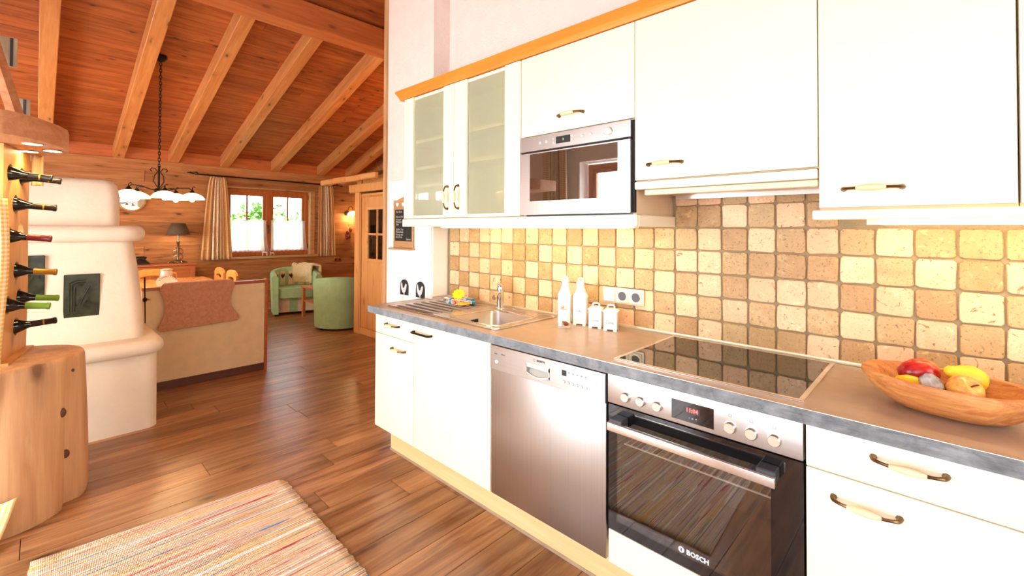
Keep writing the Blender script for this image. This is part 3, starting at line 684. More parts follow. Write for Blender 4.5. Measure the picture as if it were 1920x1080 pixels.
# ---- oven
t = thing('oven', 'built-in oven with steel control panel and black glass door', 'oven', (1.9, -0.36, ZB))
ox0, ox1 = 1.604, 2.196
obj('cavity', boxes((ox0, ox0+0.03, YF+0.035, -0.16, 0.30, 0.855), (ox1-0.03, ox1, YF+0.035, -0.16, 0.30, 0.855), (ox0+0.03, ox1-0.03, -0.18, -0.16, 0.30, 0.855), (ox0+0.03, ox1-0.03, YF+0.035, -0.18, 0.30, 0.33), (ox0+0.03, ox1-0.03, YF+0.035, -0.18, 0.70, 0.855)), 'cavity', t)
cp = obj('control_panel', boxes((ox0, ox1, YF-0.006, YF+0.03, 0.752, 0.856)), 'steel_x', t, 0.002, 2); yo = YF-0.006
for kx, nm in zip((1.675, 1.731, 1.790, 2.014, 2.071, 2.129), range(6)):
    r_ = 0.0175 if nm > 2 else 0.0165
    k_ = obj('knob', lathe_y(kx, 0.787, [(r_, yo), (r_, yo-0.004), (r_*0.93, yo-0.009), (r_*0.85, yo-0.0105)], 24), 'edge_alu', cp)
    obj('knob_symbol', boxes((kx-0.004, kx+0.004, yo-0.0004, yo, 0.818, 0.8188), (kx-0.004, kx-0.0032, yo-0.0004, yo, 0.818, 0.826), (kx+0.0032, kx+0.004, yo-0.0004, yo, 0.818, 0.826), (kx-0.004, kx+0.004, yo-0.0004, yo, 0.8252, 0.826)), 'print_grey', cp)
    obj('knob_face', lathe_y(kx, 0.787, [(r_*0.82, yo-0.0105), (r_*0.80, yo-0.0115)], 24), 'knob_face', cp)
obj('display', boxes((1.838, 1.968, yo-0.001, yo, 0.766, 0.828)), 'black_glass', cp)
obj('clock_window', boxes((1.878, 1.926, yo-0.0014, yo-0.001, 0.795, 0.813)), 'dark_grey', cp)
text('clock_digits', '11:04', 0.017, (1.903, yo-0.0018, 0.804), 'led_red', cp, bold=0.0004)
text('display_symbols', '-  o  +', 0.010, (1.906, yo-0.0016, 0.781), 'print_light', cp)
dr = obj('door', boxes((ox0, 1.636, YF, YF+0.03, 0.30, 0.745), (2.118, ox1, YF, YF+0.03, 0.30, 0.745), (1.636, 2.118, YF, YF+0.03, 0.675, 0.745), (1.636, 2.118, YF, YF+0.03, 0.30, 0.335)), 'black_glass', t)
obj('door_pane', boxes((1.636, 2.118, YF, YF+0.004, 0.335, 0.675)), 'oven_glass', dr)
obj('handle_bar', boxes((1.632, 2.142, YF-0.062, YF-0.046, 0.676, 0.706)), 'edge_alu', dr, 0.005, 3)
for xa in (1.634, 2.092): obj('handle_mount', boxes((xa, xa+0.048, YF-0.048, YF, 0.680, 0.716)), 'dark_grey', dr, 0.003)
text('brand_lettering', 'BOSCH', 0.021, (1.917, YF-0.0006, 0.351), 'print_light', dr, bold=0.0008)
obj('brand_mark', lathe_y(1.866, 0.351, [(0.0095, YF), (0.0095, YF-0.0005)], 20), 'print_light', dr)
obj('brand_mark_bar', boxes((1.8645, 1.8675, YF-0.0009, YF-0.0005, 0.345, 0.357)), 'black_plastic', dr)
rk = nb()
for yy in (YF+0.04, YF+0.17, YF+0.30): tube([(1.645, yy, 0.60), (2.11, yy, 0.60)], 0.003, 6, rk)
for k in range(24): tube([(1.65+k*0.0195, YF+0.04, 0.602), (1.65+k*0.0195, YF+0.34, 0.602)], 0.0018, 5, rk)
obj('wire_rack', rk, 'silver_button', t)
single('oven_fascia', boxes((ox0, ox1, YF, YF+0.019, ZB, 0.296)), 'cream_front', 'cream panel filling the gap below the oven door', 'panel', bev=0.002)
# ---- worktop (hole for the sink bowl)
bx0, bx1, by0, by1 = 0.60, 0.93, -0.485, -0.15
wt = thing('worktop', 'long slate-look kitchen worktop carrying sink and hob', 'worktop', (1.6, -0.3, 0.86))
YW = YF-0.022
obj('slab', boxes((-0.055, bx0, YW+0.004, -0.141, 0.861, HC), (0.007, bx0, -0.141, -0.002, 0.861, HC), (bx1, 3.25, YW+0.004, -0.002, 0.861, HC), (bx0, bx1, YW+0.004, by0, 0.861, HC), (bx0, bx1, by1, -0.002, 0.861, HC)), 'worktop', wt)
obj('front_edge', boxes((-0.058, 3.25, YW, YW+0.004, 0.859, HC-0.0006)), 'slate_edge', wt, 0.0012)
obj('end_edge', boxes((-0.059, -0.055, YW+0.004, -0.141, 0.859, HC-0.0006)), 'slate_edge', wt)
obj('edge_trim', boxes((-0.058, 3.25, YW-0.0004, YW+0.003, HC-0.0014, HC+0.0002)), 'edge_alu', wt)
obj('wall_strip', boxes((0.007, 3.25, -0.018, -0.0065, HC, HC+0.014)), 'socket_plate', wt, 0.004, 2)
# ---- sink
sk = thing('sink', 'stainless steel inset sink with ribbed drainer', 'sink', (0.5, -0.29, HC))
sx0, sx1, sy0, sy1 = 0.045, 0.985, -0.525, -0.055
zs = HC+0.004
obj('rim_plate', boxes((sx0, bx0, sy0, sy1, HC, zs), (bx1, sx1, sy0, sy1, HC, zs), (bx0, bx1, sy0, by0, HC, zs), (bx0, bx1, by1, sy1, HC, zs)), 'steel_x', sk)
obj('rolled_edge', tube([p for p in rrect(sx0, sx1, sy0, sy1, 0.03, zs+0.001, 5)], 0.004, 6, None, True), 'edge_alu', sk)
bowl_r = [rrect(bx0, bx1, by0, by1, 0.05, zs+0.001), rrect(bx0+0.004, bx1-0.004, by0+0.004, by1-0.004, 0.05, zs-0.006), rrect(bx0+0.012, bx1-0.012, by0+0.012, by1-0.012, 0.06, zs-0.12), rrect(bx0+0.03, bx1-0.03, by0+0.03, by1-0.03, 0.06, zs-0.15), rrect(bx0+0.14, bx1-0.14, by0+0.14, by1-0.14, 0.02, zs-0.155)]
b_ = nb(); vs = [[b_.verts.new(p) for p in r] for r in bowl_r]; n_ = len(vs[0])
for A, B in zip(vs, vs[1:]):
    for i in range(n_): b_.faces.new((A[i], A[(i+1) % n_], B[(i+1) % n_], B[i]))
b_.faces.new(vs[-1]); solid(obj('bowl', b_, 'steel_x', sk, sharp=1.2), 0.001)
obj('bowl_lip', tube([p for p in rrect(bx0-0.004, bx1+0.004, by0-0.004, by1+0.004, 0.05, zs, 6)], 0.004, 6, None, True), 'edge_alu', sk)
for k in range(4): obj('overflow_slot', boxes((bx0+0.0095, bx0+0.0125, -0.335+k*0.014, -0.328+k*0.014, HC-0.05, HC-0.03)), 'gap_dark', sk)
for k in range(7):
    yy = -0.49+k*0.06; obj('drainer_rib', tube([(0.11, yy, zs), (0.14, yy, zs+0.004), (0.42, yy-0.004, zs+0.004), (0.50-0.01*abs(k-3), yy-0.006, zs+0.001)], 0.0045, 6), 'steel_x', sk)
    obj('drainer_groove', boxes((0.12, 0.50, yy+0.014, yy+0.019, zs, zs+0.0006)), 'dark_grey', sk)
# ---- tap
tp = thing('tap', 'chrome mixer tap standing behind the sink bowl', 'tap', (0.61, -0.105, zs))
obj('body', lathe([(0.027, zs), (0.027, zs+0.006), (0.021, zs+0.012), (0.020, zs+0.10), (0.023, zs+0.105), (0.023, zs+0.118)], 0.61, -0.105, 20), 'chrome', tp)
obj('spout', tube([(0.61, -0.115, zs+0.075), (0.64, -0.16, zs+0.095), (0.675, -0.215, zs+0.10), (0.69, -0.24, zs+0.085)], [0.016, 0.015, 0.013, 0.012], 12), 'chrome', tp)
obj('lever', tube([(0.61, -0.105, zs+0.118), (0.61, -0.105, zs+0.138), (0.617, -0.118, zs+0.146), (0.632, -0.15, zs+0.152)], [0.02, 0.019, 0.013, 0.008], 12), 'chrome', tp)
# ---- hob
hb = thing('hob', 'black glass ceramic hob with steel frame set in the worktop', 'hob', (1.9, -0.285, HC))
hx0_, hx1_, hy0_, hy1_ = 1.6085, 2.1915, -0.548, -0.035
obj('frame', boxes((hx0_, hx1_, hy0_, hy0_+0.014, HC, HC+0.005), (hx0_, hx1_, hy1_-0.014, hy1_, HC, HC+0.005), (hx0_, hx0_+0.014, hy0_+0.014, hy1_-0.014, HC, HC+0.005), (hx1_-0.014, hx1_, hy0_+0.014, hy1_-0.014, HC, HC+0.005)), 'edge_alu', hb, 0.001)
obj('glass', boxes((hx0_+0.014, hx1_-0.014, hy0_+0.014, hy1_-0.014, HC, HC+0.0045)), 'black_glass', hb)
# ---- wall cabinets
def wall_body(t, x0, x1, z0, z1):
    obj('carcass', boxes((x0+0.0012, x0+0.018, YU+0.02, -0.008, z0, z1), (x1-0.018, x1-0.0012, YU+0.02, -0.008, z0, z1), (x0+0.018, x1-0.018, YU+0.02, -0.008, z0, z0+0.018), (x0+0.018, x1-0.018, YU+0.02, -0.008, z1-0.018, z1), (x0+0.018, x1-0.018, -0.02, -0.008, z0+0.018, z1-0.018)), 'carcass_tan', t)
ZT = 2.21
t = thing('glass_cabinet', 'cream wall cabinet with two frosted glass doors', 'cabinet', (0.5, -0.19, 1.44))
obj('carcass', boxes((0.0012, 0.018, YU+0.02, -0.142, 1.437, ZT), (0.982, 0.9988, YU+0.02, -0.008, 1.437, ZT), (0.018, 0.982, YU+0.02, -0.142, 1.437, 1.455), (0.018, 0.982, YU+0.02, -0.142, ZT-0.018, ZT), (0.018, 0.982, -0.154, -0.142, 1.455, ZT-0.018)), 'cream_edge', t)
for z_ in (1.745, 1.915): obj('shelf', boxes((0.018, 0.982, YU+0.0195, -0.154, z_, z_+0.018)), 'carcass_tan', t)
for (a, ga, gb, b, hx) in ((0.0, 0.10, 0.40, 0.495, 0.445), (0.495, 0.605, 0.893, 1.0, 0.54)):
    d = obj('door', boxes((a+G, ga, YU-0.006, YU+0.019, 1.44, ZT-0.002), (gb, b-G, YU-0.006, YU+0.019, 1.44, ZT-0.002), (ga, gb, YU+0.004, YU+0.015, 1.44, 1.458), (ga, gb, YU+0.004, YU+0.015, ZT-0.02, ZT-0.002)), 'cream_front', t, 0.0015)
    obj('frosted_pane', boxes((ga, gb, YU+0.006, YU+0.010, 1.458, ZT-0.02)), 'frosted_glass', d)
    handle(d, hx, YU-0.006, 1.555, True)
t = thing('microwave_cabinet', 'cream wall cabinet above the microwave', 'cabinet', (1.3, -0.19, 1.82))
wall_body(t, 1.0, 1.6, 1.818, ZT)
d = door(t, 1.0, 1.6, 1.822, ZT, YU); handle(d, 1.295, YU, 1.89)
mwt = thing('microwave', 'built-in stainless microwave with mirrored door below its cabinet', 'microwave', (1.3, -0.2, 1.458))
obj('housing', boxes((1.02, 1.58, YU+0.022, -0.05, 1.437, 1.81)), 'dark_grey', mwt); obj('side_panel', boxes((1.0012, 1.018, YU+0.02, -0.008, 1.437, 1.8175)), 'carcass_tan', mwt); obj('side_panel', boxes((1.582, 1.5988, YU+0.02, -0.008, 1.437, 1.8175)), 'carcass_tan', mwt)
cp = obj('control_panel', boxes((1.004, 1.588, YU-0.012, YU+0.02, 1.746, 1.816)), 'steel_x', mwt, 0.002); ym = YU-0.012
d = obj('door', boxes((1.004, 1.066, YU-0.012, YU+0.02, 1.444, 1.738), (1.532, 1.588, YU-0.012, YU+0.02, 1.444, 1.738), (1.066, 1.532, YU-0.012, YU+0.02, 1.444, 1.508), (1.066, 1.532, YU-0.012, YU+0.02, 1.733, 1.738)), 'steel_x', mwt)
def mwg():
    tt = NT('microwave_glass'); tt.setp(Base_Color=(0.02, 0.018, 0.016, 1), Roughness=0.02, IOR=2.6, Coat_Weight=1.0, Coat_Roughness=0.01, Coat_IOR=2.0); M['microwave_glass'] = tt.m
mwg()
obj('door_window', boxes((1.066, 1.532, YU-0.0115, YU+0.01, 1.508, 1.733)), 'microwave_glass', d)
obj('door_gap', boxes((1.006, 1.586, YU-0.002, YU+0.02, 1.738, 1.746)), 'gap_dark', mwt); obj('side_gap', boxes((1.588, 1.598, YU+0.004, YU+0.02, 1.444, 1.816)), 'gap_dark', mwt)
obj('display', boxes((1.222, 1.300, ym-0.001, ym, 1.765, 1.797)), 'black_plastic', cp)
text('display_digits', '2', 0.014, (1.262, ym-0.0016, 1.781), 'led_green', cp)
for bx_, bz_, r_ in ((1.132, 1.781, 0.0075), (1.168, 1.781, 0.0075), (1.209, 1.789, 0.006), (1.209, 1.773, 0.006), (1.312, 1.789, 0.006), (1.312, 1.773, 0.006), (1.362, 1.781, 0.008), (1.405, 1.781, 0.008), (1.49, 1.781, 0.017)):
    button('button', bx_, ym, bz_, r_, 0.005 if r_ < 0.01 else 0.012, 'silver_button', cp)
t = thing('hood_cabinet', 'large cream wall cabinet door above the hob hood', 'cabinet', (1.9, -0.19, 1.567)); wall_body(t, 1.6, 2.2, 1.567, ZT)
d = door(t, 1.6, 2.2, 1.569, ZT, YU); handle(d, 1.722, YU, 1.627)
t = thing('extractor_hood', 'slim pull-out extractor hood with cream front strip above the hob', 'hood', (1.9, -0.19, 1.5))
obj('front_strip', boxes((1.602, 2.198, YU-0.004, YU+0.02, 1.534, 1.564)), 'cream_front', t, 0.004, 2)
obj('pull_out', boxes((1.63, 2.196, YU+0.022, YU+0.045, 1.512, 1.534)), 'cream_edge', t, 0.003)
obj('underside', boxes((1.622, 2.198, YU+0.045, -0.03, 1.526, 1.564)), 'tin_grey', t)
obj('filter_rail', boxes((1.63, 2.196, -0.05, -0.035, 1.510, 1.526)), 'edge_alu', t)
obj('lamp_cover', boxes((2.10, 2.18, -0.27, -0.18, 1.520, 1.526)), 'edge_alu', t, 0.002)
t = thing('tall_wall_cabinet', 'cream wall cabinet hanging above the fruit bowl', 'cabinet', (2.4, -0.19, 1.44)); wall_body(t, 2.2, 2.6, 1.437, 2.45)
d = door(t, 2.2, 2.598, 1.443, 2.45, YU); handle(d, 2.325, YU, 1.497)
t = thing('corner_wall_cabinet', 'cream wall cabinet cut off by the right picture edge', 'cabinet', (2.9, -0.19, 1.44)); wall_body(t, 2.6, 3.2, 1.437, 2.45)
d = door(t, 2.6, 3.2, 1.443, 2.45, YU); handle(d, 3.05, YU, 1.497)
# side panel below the microwave, light rails, cornice
single('light_rail', boxes((-0.012, 1.612, YU-0.008, YU+0.014, 1.388, 1.436), (1.594, 1.612, YU+0.014, -0.008, 1.388, 1.436), (-0.012, 1.594, YU+0.014, -0.16, 1.424, 1.436)), 'cream_front', 'cream light rail under glass cabinet and microwave', 'light rail', bev=0.003)
single('light_rail', boxes((2.185, 3.2, YU-0.008, YU+0.014, 1.408, 1.436), (2.185, 2.205, YU+0.014, -0.15, 1.408, 1.436)), 'cream_front', 'cream light rail under the wall cabinet at right', 'light rail', bev=0.003)
cprof = [(YU+0.03, 2.212), (YU-0.006, 2.212), (YU-0.012, 2.222), (YU-0.022, 2.234), (YU-0.040, 2.246), (YU-0.046, 2.252), (YU-0.046, 2.262), (YU+0.03, 2.262)]
single('cornice', prism(cprof, 'x', -0.05, 2.198), 'cornice_wood', 'orange wooden cornice along the top of the wall cabinets', 'cornice')
# ---- under-cabinet lamps
def strip_lamp(x0, x1, y0, y1, z0, z1, label):
    t = thing('strip_lamp', label, 'lamp', ((x0+x1)/2, (y0+y1)/2, z0), group='strip lamps under the wall cabinets')
    obj('housing', boxes((x0, x1, y0, y1, z1-0.012, z1), (x0, x0+0.03, y0, y1, z0, z1-0.012), (x1-0.03, x1, y0, y1, z0, z1-0.012)), 'white_plastic', t)
    obj('diffuser', boxes((x0+0.03, x1-0.03, y0+0.003, y1-0.003, z0, z1-0.012)), 'tube_light', t, 0.004)
strip_lamp(0.33, 1.58, -0.335, -0.295, 1.381, 1.423, 'long glowing strip lamp under the glass cabinet and microwave')
strip_lamp(2.30, 3.15, -0.235, -0.19, 1.394, 1.436, 'glowing strip lamp under the wall cabinet at right')
# ---- socket strip
t = thing('socket_strip', 'triple beige switch and socket plate on the tiles', 'socket', (1.357, -0.014, 1.05))
obj('plate', boxes((1.246, 1.468, -0.024, -0.0135, 1.012, 1.090)), 'socket_plate', t, 0.004, 2)
obj('switch', boxes((1.256, 1.316, -0.030, -0.024, 1.020, 1.082)), 'white_plastic', t, 0.003)
for cx in (1.357, 1.428):
    s_ = obj('socket_insert', boxes((cx-0.031, cx+0.031, -0.028, -0.024, 1.020, 1.082)), 'socket_insert', t, 0.002)
    obj('socket_well', lathe_y(cx, 1.051, [(0.0215, -0.0281), (0.0215, -0.0285)], 24), 'dark_grey', s_)
    obj('socket_ring', tube([(cx+0.022*math.cos(a*PI/12), -0.0285, 1.051+0.022*math.sin(a*PI/12)) for a in range(24)], 0.0015, 5, None, True), 'edge_alu', s_)
# ---- ceramic bottles and spice jars
def ceramic(name, x, y, w, h, label, word, tall, rz=0.36):
    t = thing(name, label, 'bottle' if tall else 'jar', (x, y, HC), rz, 'white ceramic storage set')
    hw = w/2
    if tall:
        hb_ = h*0.60
        rg = [rrect(-hw*k, hw*k, -hw*k, hw*k, 0.008*k, z) for k, z in ((1, 0.008), (1, hb_), (1.04, hb_+0.003), (0.92, hb_+0.012), (0.62, hb_+0.035), (0.50, hb_+0.05), (0.48, hb_+0.068), (0.55, hb_+0.072), (0.55, hb_+0.078))]
        obj('body', loft(rg), 'white_ceramic', t, local=True, sharp=1.0)
        obj('stopper', tube([(0.010*math.cos(a*PI/8), 0, hb_+0.086+0.010*math.sin(a*PI/8)) for a in range(16)], 0.005, 6, None, True), 'white_ceramic', t, local=True)
    else:
        hb_ = h*0.74
        obj('body', loft([rrect(-hw, hw, -hw, hw, 0.006, z) for z in (0.008, hb_)]), 'white_ceramic', t, local=True)
        lid = obj('lid', loft([rrect(-hw*k, hw*k, -hw*k, hw*k, 0.006, z) for k, z in ((1.12, hb_), (1.14, hb_+0.005), (0.8, hb_+0.012))]), 'white_ceramic', t, local=True)
        obj('lid_handle', tube([(-0.016, 0, hb_+0.010), (-0.016, 0, hb_+0.024), (-0.010, 0, hb_+0.030), (0.010, 0, hb_+0.030), (0.016, 0, hb_+0.024), (0.016, 0, hb_+0.010)], 0.004, 6), 'white_ceramic', lid, local=True)
    fb = nb()
    for a in (-1, 1):
        for b in (-1, 1): box(fb, a*hw*0.72-0.008, a*hw*0.72+0.008, b*hw*0.72-0.008, b*hw*0.72+0.008, 0, 0.009)
    obj('feet', fb, 'white_ceramic', t, local=True)
    o = text('lettering', word, 0.015 if tall else 0.0105, (0, 0, 0), 'print_grey', None); o.parent = t; o.location = (0, -hw-0.0004, hb_*0.52 if tall else hb_*0.42)
ceramic('vinegar_bottle', 1.085, -0.115, 0.066, 0.225, 'tall white ceramic bottle lettered ESSIG', 'ESSIG', True)
ceramic('oil_bottle', 1.178, -0.115, 0.066, 0.225, 'tall white ceramic bottle lettered OEL', 'OEL', True)
ceramic('spice_jar', 1.268, -0.118, 0.062, 0.118, 'small lidded ceramic jar right beside the oil bottle', 'ZUCKER', False)
ceramic('spice_jar', 1.350, -0.118, 0.062, 0.118, 'small lidded ceramic jar at the right end of the set', 'KÜMMEL', False)
# ---- bell jar with small vials
t = thing('bell_jar', 'round glass jar holding small vials in front of the ceramic bottles', 'jar', (1.155, -0.235, HC))
obj('glass', lathe([(0.043, HC+0.004), (0.046, HC+0.02), (0.046, HC+0.055), (0.040, HC+0.075), (0.022, HC+0.088), (0.008, HC+0.092)], 1.155, -0.235, 24), 'jar_glass', t)
obj('base', tube([(1.155+0.047*math.cos(a*PI/14), -0.235+0.047*math.sin(a*PI/14), HC+0.0035) for a in range(28)], 0.0035, 6, None, True), 'jar_glass', t)
obj('knob', sphere((1.155, -0.235, HC+0.099), 0.009, 0.009, 0.008, 12, 8), 'tin_grey', t)
obj('vial', lathe([(0.009, HC+0.006), (0.009, HC+0.055), (0.006, HC+0.06)], 1.143, -0.238, 12), 'white_ceramic', t)
obj('spice_lump', sphere((1.172, -0.232, HC+0.018), 0.014, 0.011, 0.010, 10, 8), 'ornament_red', t)
# ---- folded tea towel and flower
tw = grid(lambda u, v: (0.25+0.155*u+0.004*math.sin(v*7), -0.235+0.115*v, 0), 2, 2); tw.free()
bm = nb()
for k in range(4):
    z0 = zs+0.0065+k*0.0075; loft([rrect(0.255+0.003*k, 0.405-0.003*(k % 2), -0.235+0.002*k, -0.115, 0.012, z0), rrect(0.252+0.003*k, 0.408-0.003*(k % 2), -0.238+0.002*k, -0.112, 0.013, z0+0.0035), rrect(0.255+0.003*k, 0.405, -0.235+0.002*k, -0.115, 0.012, z0+0.0072)], True, bm)
single('tea_towel', bm, 'towel_stripes', 'folded colourful striped tea towel on the drainer', 'towel', loc=(0.33, -0.175, zs+0.0065))
fl = thing('flower', 'yellow flower head lying on the folded tea towel', 'flower', (0.325, -0.185, zs+0.037))
fx, fy, fz = 0.325, -0.185, zs+0.037
for k in range(11):
    a = 2*PI*k/11; ca, sa = math.cos(a), math.sin(a); cv = Vector((0.45, -0.6, 0.66)).normalized(); e1 = cv.orthogonal().normalized(); e2 = cv.cross(e1)
    dirv = e1*ca+e2*sa; sd = cv.cross(dirv); c0 = Vector((fx, fy, fz+0.026))
    pts = [(0.006, 0), (0.018, 0.008), (0.030, 0.0085), (0.038, 0.004), (0.040, 0)]
    ring = [c0+dirv*p+sd*q+cv*(0.003*math.sin(p*80)) for p, q in pts]+[c0+dirv*p-sd*q+cv*(0.003*math.sin(p*80)) for p, q in reversed(pts[1:-1])]
    obj('petal', loft([[p-cv*0.0008 for p in ring], [p+cv*0.0008 for p in ring]]), 'petal', fl)
cvv = Vector((0.45, -0.6, 0.66)).normalized(); obj('flower_eye', sphere(Vector((fx, fy, fz+0.026))+cvv*0.003, 0.008, 0.008, 0.008, 12, 8), 'flower_eye', fl)
obj('stalk', tube([(fx, fy, fz+0.026), (fx-0.01, fy+0.01, fz+0.012), (fx-0.02, fy+0.03, fz+0.003)], 0.002, 6), 'leaf', fl)
# ---- wooden fruit bowl
BR = -0.27; BC = Vector((2.470, -0.352, HC))
t = thing('fruit_bowl', 'rough hewn wooden boat-shaped bowl on the worktop at right', 'bowl', BC, BR)
def bowl_ring(k, z, seg=40, sd=0):
    out = []
    for i in range(seg):
        a = 2*PI*i/seg; c, s = math.cos(a), math.sin(a); ex = abs(c)**1.0
        rx, ry = 0.178*k, 0.128*k; n = (mnoise.noise(Vector((c*2.3, s*2.3, z*16+sd)))*0.007+mnoise.noise(Vector((c*6, s*6, z*40+sd)))*0.004)*k
        lift = 0.012*max(0, abs(c)-0.7)
        out.append(((rx+n)*(1 if c > 0 else -1)*abs(c)**0.85, (ry+n)*(1 if s > 0 else -1)*abs(s)**0.9, z+lift*(z/0.085)))
    return out
outer = [(0.40, 0.0), (0.62, 0.008), (0.72, 0.018), (0.80, 0.03), (0.87, 0.044), (0.93, 0.058), (0.97, 0.068), (0.99, 0.078), (0.985, 0.086), (0.86, 0.085), (0.80, 0.072), (0.66, 0.045), (0.45, 0.03), (0.15, 0.026)]
obj('shell', loft([bowl_ring(k, z) for k, z in outer]), 'bowl_wood', t, local=True, sharp=0.9)
def fruit(name, p, prof, rot, mat, label, stem=None):
    f = thing(name, label, 'fruit', p, group='fruit in the wooden bowl'); f.rotation_euler = rot
    obj('flesh', lathe(prof, 0, 0, 20), mat, f, local=True, sharp=1.5)
    if stem: obj('stalk', tube(stem, [0.0018]*len(stem), 6), 'stem', f, local=True)
ap = [(0.002, -0.028), (0.014, -0.032), (0.030, -0.022), (0.036, 0.0), (0.034, 0.016), (0.024, 0.029), (0.011, 0.029), (0.003, 0.022)]
mg = [(0.002, -0.045), (0.016, -0.042), (0.030, -0.026), (0.036, 0.0), (0.033, 0.022), (0.020, 0.040), (0.003, 0.046)]
pr = [(0.002, -0.034), (0.015, -0.036), (0.031, -0.022), (0.035, -0.002), (0.029, 0.018), (0.019, 0.036), (0.014, 0.052), (0.006, 0.060), (0.002, 0.060)]
def bp(u, v, z): return BC+Vector((u*math.cos(BR)-v*math.sin(BR), u*math.sin(BR)+v*math.cos(BR), z))
fruit('mango', bp(-0.062, 0.022, 0.085), mg, (0.2, 1.25, 0.5), 'mango_skin', 'dark red mango at the left of the fruit bowl')
fruit('lemon', bp(-0.058, -0.058, 0.066), [(0.002, -0.036), (0.008, -0.032), (0.020, -0.02), (0.024, 0.0), (0.020, 0.02), (0.008, 0.032), (0.002, 0.036)], (0, 1.4, -0.3), 'lemon', 'yellow lemon in front of the red mango')
fruit('pear', bp(0.028, 0.055, 0.088), pr, (0.1, -1.2, 0.6), 'pear_yellow', 'yellow pear with long stalk at the back of the bowl', [(0, 0, -0.033), (0.002, 0.002, -0.045), (0.006, 0, -0.062)])
fruit('apple', bp(0.042, -0.034, 0.075), ap, (0.5, 0.7, 0), 'apple_skin', 'pale red and yellow apple at the front of the bowl', [(0, 0, 0.02), (0.001, 0, 0.032), (0.004, 0, 0.040)])
sb = nb(); bmesh.ops.create_icosphere(sb, subdivisions=2, radius=0.026)
for v in sb.verts: v.co *= 1+0.35*mnoise.noise(v.co*40); v.co.z *= 1.1
so_ = obj('quartz_stone', sb, 'stone', sharp=0.2); so_.location = bp(-0.012, -0.058, 0.078); tag(so_, 'rough grey quartz stone among the fruit', 'stone')
# ---- chalkboard and rooster plaques on the pier
t = thing('chalkboard', 'small wooden chalkboard with two heart cut-outs on the white panel', 'chalkboard', (-0.31, -0.157, 1.22))
yk = -0.157
top = [(-0.435, 1.515), (-0.435, 1.585), (-0.40, 1.582), (-0.36, 1.592), (-0.31, 1.605), (-0.26, 1.592), (-0.22, 1.582), (-0.185, 1.585), (-0.185, 1.515)]
obj('top_board', prism(top, 'y', yk-0.014, yk), 'chalk_frame', t)
fr = obj('frame', boxes((-0.435, -0.418, yk-0.014, yk, 1.285, 1.515), (-0.202, -0.185, yk-0.014, yk, 1.285, 1.515), (-0.435, -0.185, yk-0.014, yk, 1.23, 1.285)), 'chalk_frame', t, 0.002)
obj('ledge', boxes((-0.445, -0.175, yk-0.05, yk, 1.222, 1.234)), 'chalk_frame', t, 0.002)
bd = obj('board', boxes((-0.418, -0.202, yk-0.009, yk, 1.285, 1.515)), 'chalkboard', t)
def heart(cx, cz, s): return [(cx+s*0.0625*16*math.sin(a)**3, cz+s*0.0625*(13*math.cos(a)-5*math.cos(2*a)-2*math.cos(3*a)-math.cos(4*a))) for a in [2*PI*i/24 for i in range(24)]]
for cx in (-0.385, -0.31, -0.235): obj('heart_cutout', prism(heart(cx, 1.552, 0.018), 'y', yk-0.0148, yk-0.013), 'white_paint', t)
for i_, ln in enumerate(('Für Dich', '', 'Nimm Dir', 'ein paar', 'Minuten', 'Zeit', '', 'Kaffee Tee', 'Marmelade', 'Honig und', 'Brötchen', )):
    if ln: text('chalk_writing', ln, 0.022, (-0.408, yk-0.0095, 1.498-i_*0.0185), 'chalk', bd, align='LEFT')
text('chalk_writing', 'Servus', 0.022, (-0.245, yk-0.0095, 1.298), 'chalk', bd)
for k, (cx, lb) in enumerate(((-0.315, 'dark arched rooster hook plaque, the left of two'), (-0.12, 'dark arched rooster hook plaque, the right of two'))):
    t = thing('rooster_plaque', lb, 'hook', (cx, -0.147, 0.90), group='rooster hook plaques')
    w_ = 0.048; out = [(cx-w_, 0.893), (cx+w_, 0.893)]+[(cx+w_*math.cos(a*PI/12), 0.955+0.05*math.sin(a*PI/12)) for a in range(13)]
    obj('plaque', prism(out, 'y', -0.155, -0.1465), 'slate_plaque', t)
    ro = [(-0.034, 0.072), (-0.026, 0.092), (-0.020, 0.080), (-0.014, 0.060), (-0.004, 0.048), (0.010, 0.056), (0.018, 0.074), (0.028, 0.084), (0.036, 0.078), (0.032, 0.050), (0.022, 0.026), (0.004, 0.012), (-0.012, 0.018), (-0.028, 0.040)]
    obj('rooster', prism([(cx+a, 0.893+b) for a, b in ro], 'y', -0.158, -0.155), 'print_light', t)
    obj('rooster_leg', boxes((cx-0.002, cx+0.001, -0.157, -0.155, 0.897, 0.907), (cx+0.006, cx+0.009, -0.157, -0.155, 0.897, 0.907), (cx-0.004, cx+0.012, -0.157, -0.155, 0.896, 0.8985)), 'print_light', t)
    obj('hook', tube([(cx, -0.150, 0.893), (cx, -0.152, 0.872), (cx, -0.164, 0.862), (cx, -0.172, 0.870)], 0.002, 6), 'edge_alu', t)

